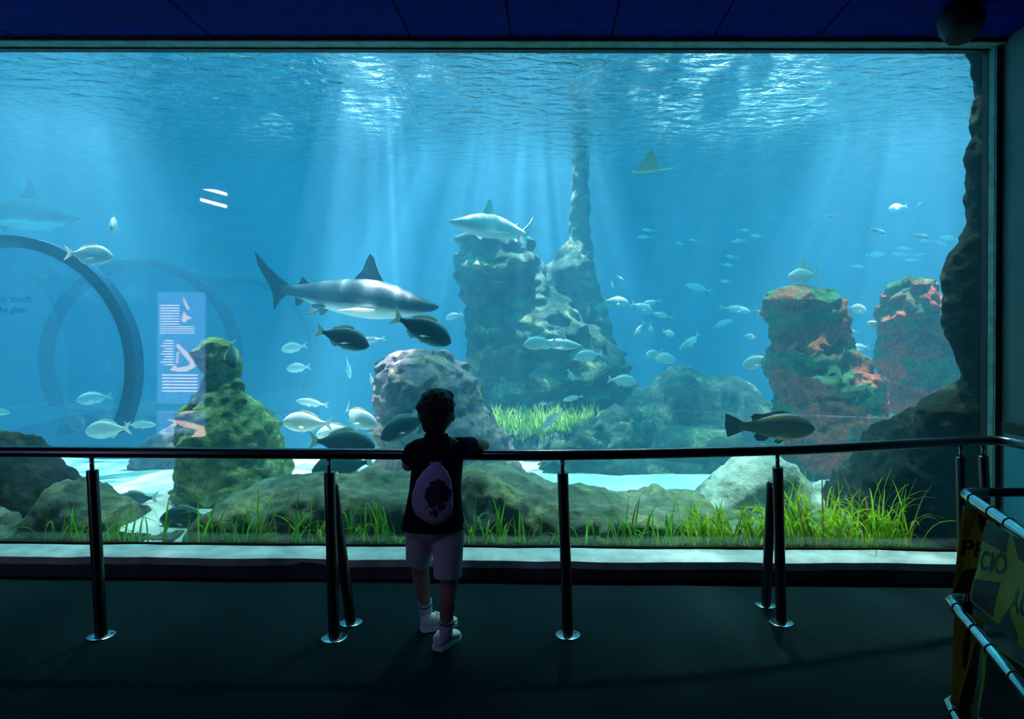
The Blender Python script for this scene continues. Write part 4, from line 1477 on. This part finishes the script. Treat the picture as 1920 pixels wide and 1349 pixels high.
def tuft(u, Y, n, spread_px, h0, h1, mat, label, group):
    p = P(u, 1020, Y)
    b_ = blades(int(n * 1.5), p.x, Y, 0.08, spread_px * Y / F, h0 * Y / F, h1 * Y / F)
    o_ = b_.build('seagrass', [mat, M['grass_brown']], None, True, (p.x, Y, 0.07))
    return tag(o_, label, 'seagrass', group)


G1, G2, G3, G4 = 'green seagrass tufts left of the boy', 'green seagrass tufts right of the boy', 'bright lime seagrass tufts at the right', 'sparse seagrass at the left'
L1 = 'loose green seagrass tuft before the long boulder, left of the boy'
L2 = 'loose green seagrass tuft before the long boulder, right of the boy'
L3 = 'dense bright lime seagrass tuft before the pale boulder'
L4 = 'sparse green seagrass tuft before the low green boulder'
for u, n, s, h0, h1 in ((110, 9, 14, 30, 95), (150, 8, 14, 30, 110), (205, 9, 14, 40, 110), (240, 6, 8, 30, 80)):
    tuft(u, 4.80, n, s, h0, h1, M['grass_green'], L4, G4)
tuft(300, 4.80, 5, 12, 40, 110, M['grass_green'], 'thin seagrass strands on the sand before the teal-grey bream', None)
tuft(385, 4.80, 12, 16, 40, 115, M['grass_green'], 'seagrass tuft at the left end of the long boulder', None)
for u, n, s, h0, h1 in ((440, 8, 16, 40, 100), (495, 11, 14, 40, 120), (555, 10, 14, 40, 115), (605, 8, 12, 30, 100), (665, 7, 14, 40, 110), (705, 12, 14, 50, 160), (745, 6, 12, 30, 90)):
    tuft(u, 4.80, n, s, h0, h1, M['grass_green'], L1, G1)
for u, n, s, h0, h1 in ((885, 7, 10, 40, 110), (935, 14, 18, 50, 125), (990, 7, 14, 40, 90), (1040, 5, 10, 40, 120), (1105, 5, 12, 40, 100), (1160, 9, 16, 40, 120), (1210, 10, 18, 40, 130), (1265, 9, 16, 40, 120)):
    tuft(u, 4.80, n, s, h0, h1, M['grass_green'], L2, G2)
for i, u in enumerate(range(1310, 1715, 27)):
    tuft(u + random.uniform(-6, 6), 4.80, 16, 16, 45, 165 if u > 1460 else 140, M['grass_lime'], L3, G3)
# far patch on the mound: nobody could count these blades
mb = MB()
for i in range(34):
    q = P(928 + 190 * (i + random.random()) / 34, 812, 8.35 + random.uniform(-0.15, 0.15))
    s_ = blades(16, q.x, q.y, q.z - 0.1, 0.07, 0.25, 0.50, 0.009, 0.3)
    mb.add(s_.v, s_.f, 0)
tag(mb.build('far_seagrass', M['grass_far'], None, True, P(1020, 815, 8.35)), 'pale green far seagrass patch right of the boy\'s head', 'seagrass', kind='stuff')
mb = MB()
rr = random.Random(3)
for i in range(9):
    q = P(930 + 24 * i, 835, 8.35)
    mb.sphere((q.x, 8.4, q.z - 0.35), (0.28, 0.4, 0.55), 16, 10)
o = mb.build('rock', M['r_far'], None, True, P(1020, 860, 8.35))
remesh(o, 0.06, 3)
tag(o, 'low mound under the far seagrass patch', 'rock')

# ------------------------------------------------------------------ the boy
boy = empty('person', (P(818, 1200, 3.42).x, 3.42, 0), 'boy in dark polo shirt and pale shorts leaning on the handrail, seen from behind', 'person')
b = MB()
hc = P(818, 774, 3.42)
b.sphere(hc, (0.082, 0.094, 0.108), 24, 18)
b.sphere(hc + Vector((0, 0.035, -0.055)), (0.058, 0.058, 0.060), 16, 12)       # jaw
b.sphere(hc + Vector((0, 0.098, -0.018)), (0.012, 0.016, 0.018), 10, 8)        # nose
b.sphere(hc + Vector((0, 0.088, -0.058)), (0.024, 0.010, 0.007), 10, 8)        # lips
for sg in (1, -1):
    b.sphere(hc + Vector((sg * 0.084, 0.005, -0.018)), (0.010, 0.020, 0.030), 10, 8)   # ears
    b.sphere(hc + Vector((sg * 0.032, 0.088, 0.020)), (0.020, 0.008, 0.008), 10, 8)    # brows
b.chain([(P(818, 800, 3.41), 0.044), (P(818, 836, 3.40), 0.048)])
b.chain([(P(818, 850, 3.40), 0.075), (P(817, 920, 3.39), 0.085), (P(816, 975, 3.39), 0.092)])
sr, er, wr_ = P(866, 838, 3.42), P(908, 836, 3.665), P(866, 855, 3.668)
sl, el, wl = P(777, 842, 3.42), P(765, 872, 3.455), P(784, 838, 3.55)
b.chain([(P(818, 842, 3.40), 0.06), (sr, 0.042), (sr.lerp(er, 0.65) + Vector((0, 0, 0.012)), 0.030), (er, 0.029), (er.lerp(wr_, 0.35), 0.030), (wr_, 0.021)])
b.chain([(P(818, 842, 3.40), 0.06), (sl, 0.042), (el, 0.033), (el.lerp(wl, 0.35), 0.031), (wl, 0.021)])


def hand(w_, d, side, down):
    """palm and five curled fingers; d points along the fingers, side to the thumb"""
    d, side, down = d.normalized(), side.normalized(), down.normalized()
    palm = w_ + d * 0.032
    b.chain([(w_, 0.019), (palm + side * 0.014, 0.014), (palm + d * 0.020 + side * 0.018, 0.011)])
    b.chain([(w_, 0.019), (palm, 0.015), (palm + d * 0.022, 0.011)])
    b.chain([(w_, 0.019), (palm - side * 0.014, 0.014), (palm + d * 0.018 - side * 0.018, 0.010)])
    for k, (o_, ln) in enumerate(((0.024, 0.040), (0.008, 0.046), (-0.008, 0.043), (-0.023, 0.034))):
        p0 = palm + d * 0.022 + side * o_
        p1 = p0 + d * ln * 0.45 + down * 0.003
        p2 = p1 + d * ln * 0.25 + down * ln * 0.28
        p3 = p2 + down * ln * 0.30 - d * ln * 0.03
        b.chain([(p0, 0.0085), (p1, 0.0078), (p2, 0.0072), (p3, 0.0064)])
    t0 = w_ + d * 0.012 + side * 0.016
    b.chain([(t0, 0.010), (t0 + side * 0.022 + d * 0.012, 0.0090), (t0 + side * 0.030 + d * 0.030 + down * 0.008, 0.0078)])


hand(wr_, Vector((-1, 0.05, -0.25)), Vector((0, 0.1, 1)), Vector((0, -0.3, -1)))
hand(wl + Vector((0.004, 0.008, 0.004)), Vector((0.25, 1, 0.10)), Vector((1, -0.2, 0)), Vector((0, 0.15, -1)))
hipr, kner, ankr = P(840, 985, 3.39), P(842, 1088, 3.42), P(836, 1186, 3.45)
hipl, knel, ankl = P(792, 985, 3.39), P(787, 1060, 3.54), P(799, 1146, 3.69)
b.chain([(P(816, 975, 3.39), 0.09), (hipr, 0.078), (kner, 0.048), (kner.lerp(ankr, 0.35) + Vector((0, -0.012, 0)), 0.045), (ankr, 0.027)])
b.chain([(P(816, 975, 3.39), 0.09), (hipl, 0.078), (knel, 0.048), (knel.lerp(ankl, 0.35) + Vector((0, -0.012, 0)), 0.045), (ankl, 0.027)])
body = b.build('body', M['skin'], boy)
remesh(body, 0.0065, 3)

# face details and hair
for sg in (1, -1):
    b = MB()
    b.sphere(hc + Vector((sg * 0.032, 0.083, 0.004)), 0.011, 12, 8)
    b.build('eye', M['eye'], boy)
b = MB()
b.sphere(hc + Vector((0, -0.010, 0.012)), (0.091, 0.098, 0.112), 28, 20)
b.sphere(hc + Vector((0, -0.045, -0.050)), (0.066, 0.050, 0.062), 20, 14)
b.sphere(hc + Vector((0.02, 0.055, 0.075)), (0.062, 0.045, 0.040), 16, 12)
for k in range(46):
    a = random.uniform(0, 2 * math.pi)
    e = random.uniform(0.1, 1.2)
    d = Vector((math.cos(a) * math.cos(e), math.sin(a) * math.cos(e), math.sin(e)))
    if d.y > 0.55 and d.z < 0.5:
        continue
    q = hc + Vector((d.x * 0.086, d.y * 0.093 - 0.01, d.z * 0.106 + 0.012))
    b.chain([(q, 0.014), (q + Vector((d.x * 0.012, d.y * 0.012 - 0.004, -0.012)), 0.007)])
hr_ = remesh(b.build('hair', M['hair'], boy), 0.006, 2)
b = MB()
for dx, dz, ln in ((-0.030, 0.118, 0.035), (-0.022, 0.120, 0.028), (-0.012, 0.122, 0.022), (-0.040, 0.112, 0.03)):
    q = hc + Vector((dx, -0.01, dz - 0.004))
    b.tube([q, q + Vector((-0.010, 0, ln * 0.6)), q + Vector((-0.026, 0, ln * 0.8))], [0.0014, 0.001, 0.0004], 5)
b.build('stray_hair', M['hair'], boy)


def ell(py, xl, xr, Yc, dep, n=32, e=0.85):
    a, c_ = P(xl, py, Yc), P(xr, py, Yc)
    m_ = (a + c_) / 2
    w_ = (c_.x - a.x) / 2
    R = []
    for k in range(n):
        t_ = 2 * math.pi * k / n
        R.append(m_ + Vector((w_ * math.copysign(abs(math.cos(t_)) ** e, math.cos(t_)), dep * math.copysign(abs(math.sin(t_)) ** e, math.sin(t_)), 0)))
    return R


b = MB()
b.rings([ell(*r_) for r_ in [(818, 799, 838, 3.405, 0.052), (825, 786, 854, 3.405, 0.070), (833, 775, 868, 3.40, 0.082), (848, 772, 870, 3.40, 0.092), (880, 772, 867, 3.395, 0.098), (920, 768, 864, 3.39, 0.104), (955, 761, 867, 3.39, 0.110), (976, 756, 870, 3.39, 0.116), (990, 752, 872, 3.39, 0.120)]])
sle = P(884, 836, 3.535)
b.tube([P(858, 841, 3.40), P(872, 838, 3.45), sle], [0.056, 0.050, 0.046], 20)
b.tube([P(790, 842, 3.40), P(775, 848, 3.42), P(768, 864, 3.445)], [0.056, 0.052, 0.048], 20)
o = remesh(b.build('polo_shirt', M['shirt'], boy), 0.008, 4)
b = MB()
b.rings([ell(815, 796, 840, 3.40, 0.060), ell(820, 797, 840, 3.40, 0.064), ell(826, 790, 847, 3.40, 0.070)])
o = b.build('collar', M['shirt'], boy)
b = MB()
hip = P(816, 976, 3.39)
b.sphere(hip, (0.130, 0.112, 0.11), 20, 14)
b.tube([P(840, 978, 3.39), P(840, 1030, 3.40), P(839, 1080, 3.415)], [0.088, 0.076, 0.071], 22)
b.tube([P(792, 978, 3.39), P(788, 1015, 3.44), P(786, 1050, 3.505)], [0.084, 0.074, 0.068], 22)
remesh(b.build('shorts', M['shorts'], boy), 0.008, 4)


def shoe(heel, toe, ank):
    heel, toe = Vector((heel.x, heel.y, 0)), Vector((toe.x, toe.y, 0))
    d = (toe - heel).normalized()
    sd = Vector((-d.y, d.x, 0))
    ln = (toe - heel).length
    prof = [(0.0, 0.020, 0.050), (0.06, 0.030, 0.072), (0.2, 0.033, 0.080), (0.35, 0.034, 0.074), (0.55, 0.038, 0.055), (0.75, 0.042, 0.044), (0.9, 0.036, 0.036), (1.0, 0.016, 0.026)]
    q = MB()
    rings = []
    for t_, w_, h_ in prof:
        c_ = heel + d * (ln * t_)
        R = []
        for k in range(20):
            a = 2 * math.pi * k / 20
            R.append(c_ + sd * (w_ * math.cos(a)) + Vector((0, 0, 0.014 + h_ * (0.5 + 0.5 * math.sin(a)))))
        rings.append(R)
    q.rings(rings)
    so = q.build('shoe', M['shoe'], boy)
    q = MB()
    out = [(0.0, 0.018), (0.05, 0.031), (0.3, 0.036), (0.5, 0.037), (0.75, 0.044), (0.92, 0.036), (1.0, 0.015)]
    left_ = [heel + d * (ln * t_ * 1.02 - 0.002) + sd * w_ for t_, w_ in out]
    right_ = [heel + d * (ln * t_ * 1.02 - 0.002) - sd * w_ for t_, w_ in reversed(out)]
    loop = left_ + right_
    q.rings([[p + Vector((0, 0, 0.001)) for p in loop], [p + Vector((0, 0, 0.022)) for p in loop]])
    q.build('sole', M['sole'], so, smooth=False)
    q = MB()
    for t_ in (0.42, 0.50, 0.58):
        c_ = heel + d * (ln * t_) + Vector((0, 0, 0.014 + 0.075 - (t_ - 0.35) * 0.09))
        q.tube([c_ - sd * 0.022, c_ + Vector((0, 0, 0.006)), c_ + sd * 0.022], 0.004, 6)
    q.build('laces', M['sole'], so)


hR, tR = P(818, 1222, 3.425), P(858, 1196, 3.585)
hL, tL = P(790, 1186, 3.655), P(856, 1172, 3.74)
shoe(hR, tR, ankr)
shoe(hL, tL, ankl)
for ank, kn, heel in ((ankr, kner, hR), (ankl, knel, hL)):
    up_ = (kn - ank).normalized()
    foot = Vector((ank.x, ank.y, 0.05))
    q = MB()
    q.tube([foot, ank, ank + up_ * 0.03, ank + up_ * 0.075, ank + up_ * 0.080], [0.034, 0.034, 0.035, 0.037, 0.031], 18)
    so = q.build('sock', M['sock'], boy)
    q = MB()
    q.tube([ank + up_ * 0.050, ank + up_ * 0.060], 0.0375, 18)
    q.build('stripe', M['sock_band'], so)

# drawstring bag on his back
Yb = 3.232
bc = P(812, 925, Yb)
bag = empty('drawstring_bag', (bc.x, Yb, bc.z), 'pale printed drawstring bag hanging on the boy\'s back', 'bag')
b = MB()
b.rings([ell(r_[0], r_[1], r_[2], Yb, r_[3], 28, 1.0) for r_ in [(871, 808, 826, 0.010), (876, 802, 832, 0.020), (886, 792, 840, 0.028), (902, 781, 846, 0.036), (925, 773, 849, 0.042), (948, 772, 850, 0.045), (964, 779, 847, 0.042), (976, 792, 839, 0.032), (983, 806, 828, 0.016)]])
sk = b.build('sack', M['bag'], bag, True, (bc.x, Yb, bc.z))
b = MB()
b.rings([ell(868, 806, 828, Yb, 0.018, 20, 1.0), ell(872, 809, 825, Yb, 0.012, 20, 1.0), ell(875, 806, 828, Yb, 0.018, 20, 1.0)])
b.build('neck_ruffle', M['bag'], bag, True, (bc.x, Yb, bc.z))
for u0, u1 in ((812, 793), (822, 846)):
    b = MB()
    b.tube(catmull([P(u0, 872, Yb - 0.01), P((u0 + u1) / 2, 855, 3.275), P(u1, 838, 3.302), P(u1, 824, 3.355), P(u1, 822, 3.41)], 6), 0.004, 8)
    b.build('shoulder_cord', M['cord'], bag)
for u0 in (800, 834):
    b = MB()
    b.tube(catmull([P(u0, 975, Yb), P(u0 + (-8 if u0 < 818 else 8), 955, Yb + 0.035), P(u0 + (-24 if u0 < 818 else 22), 900, 3.285)], 6), 0.0035, 8)
    b.build('side_cord', M['cord'], bag)

# ------------------------------------------------------------------ light
def area(name, loc, rot, sx, sy, power, col):
    l = bpy.data.lights.new(name, 'AREA')
    l.shape = 'RECTANGLE'
    l.size, l.size_y = sx, sy
    l.energy = power
    l.color = col
    o_ = bpy.data.objects.new(name, l)
    C.objects.link(o_)
    o_.location = loc
    o_.rotation_euler = rot
    return o_


def spot(name, loc, target, power, ang, blend, col, rad=0.08):
    l = bpy.data.lights.new(name, 'SPOT')
    l.energy = power
    l.spot_size = math.radians(ang)
    l.spot_blend = blend
    l.color = col
    l.shadow_soft_size = rad
    o_ = bpy.data.objects.new(name, l)
    C.objects.link(o_)
    o_.location = loc
    d = Vector(target) - Vector(loc)
    o_.rotation_euler = d.to_track_quat('-Z', 'Y').to_euler()
    return o_


al = area('tank_fill_light', (-1.8, 10.0, 5.8), (0, 0, 0), 21, 9.0, 3000, (0.04, 0.90, 1.0))
al.data.spread = math.radians(110)     # added fill over the tank; spread narrowed to keep the room floor dark
BEAM = (1.0, 0.74, 0.71)
spot('beam_light', P(985, -195, 10.4), P(905, 700, 10.2), 34000, 50, 0.7, BEAM, 0.06)
spot('beam_light', P(705, -330, 7.9), P(668, 540, 7.6), 44000, 17, 0.6, BEAM, 0.03)  # spot added to put bright stripes on the shark's back
spot('beam_light', P(1745, -195, 9.0), P(1690, 700, 8.8), 18000, 50, 0.7, BEAM, 0.06)
spot('beam_light', P(70, -195, 8.6), P(130, 760, 7.9), 14000, 50, 0.7, BEAM, 0.06)
WHITE = (0.86, 1.0, 0.88)
for x, e in ((-4.9, 1600), (-3.4, 1800), (-2.0, 1800), (0.0, 2600), (1.6, 3600), (2.6, 4600)):
    spot('front_fill_light', (x, 6.9, 7.0), (x * 0.97, 5.6, 0), e, 46, 0.9, WHITE, 0.10)  # lights added over the front to brighten near rocks, grass and fish
# dim violet and teal house lights in the viewing room, aimed down
spot('room_lamp', (-1.2, 0.2, 3.5), (-0.6, 3.3, 0.5), 30, 34, 0.8, (0.42, 0.36, 1.0), 0.05)
spot('room_lamp', (1.6, 0.3, 3.5), (1.75, 2.2, 0.7), 9, 44, 0.8, (0.25, 0.85, 1.0), 0.05)

w_ = bpy.data.worlds.new('world')
w_.use_nodes = True
w_.node_tree.nodes['Background'].inputs['Color'].default_value = (0.0, 0.004, 0.01, 1)
w_.node_tree.nodes['Background'].inputs['Strength'].default_value = 0.0
sc.world = w_

sc.view_settings.view_transform = 'Standard'
sc.view_settings.look = 'None'
sc.view_settings.exposure = 0.0
sc.view_settings.gamma = 1.0
sc.view_settings.use_curve_mapping = False
cy = sc.cycles
cy.use_denoising = True
cy.max_bounces = 6
cy.diffuse_bounces = 3
cy.glossy_bounces = 3
cy.volume_bounces = 3
cy.transparent_max_bounces = 12
cy.caustics_reflective = False
cy.caustics_refractive = False
cy.sample_clamp_indirect = 6.0
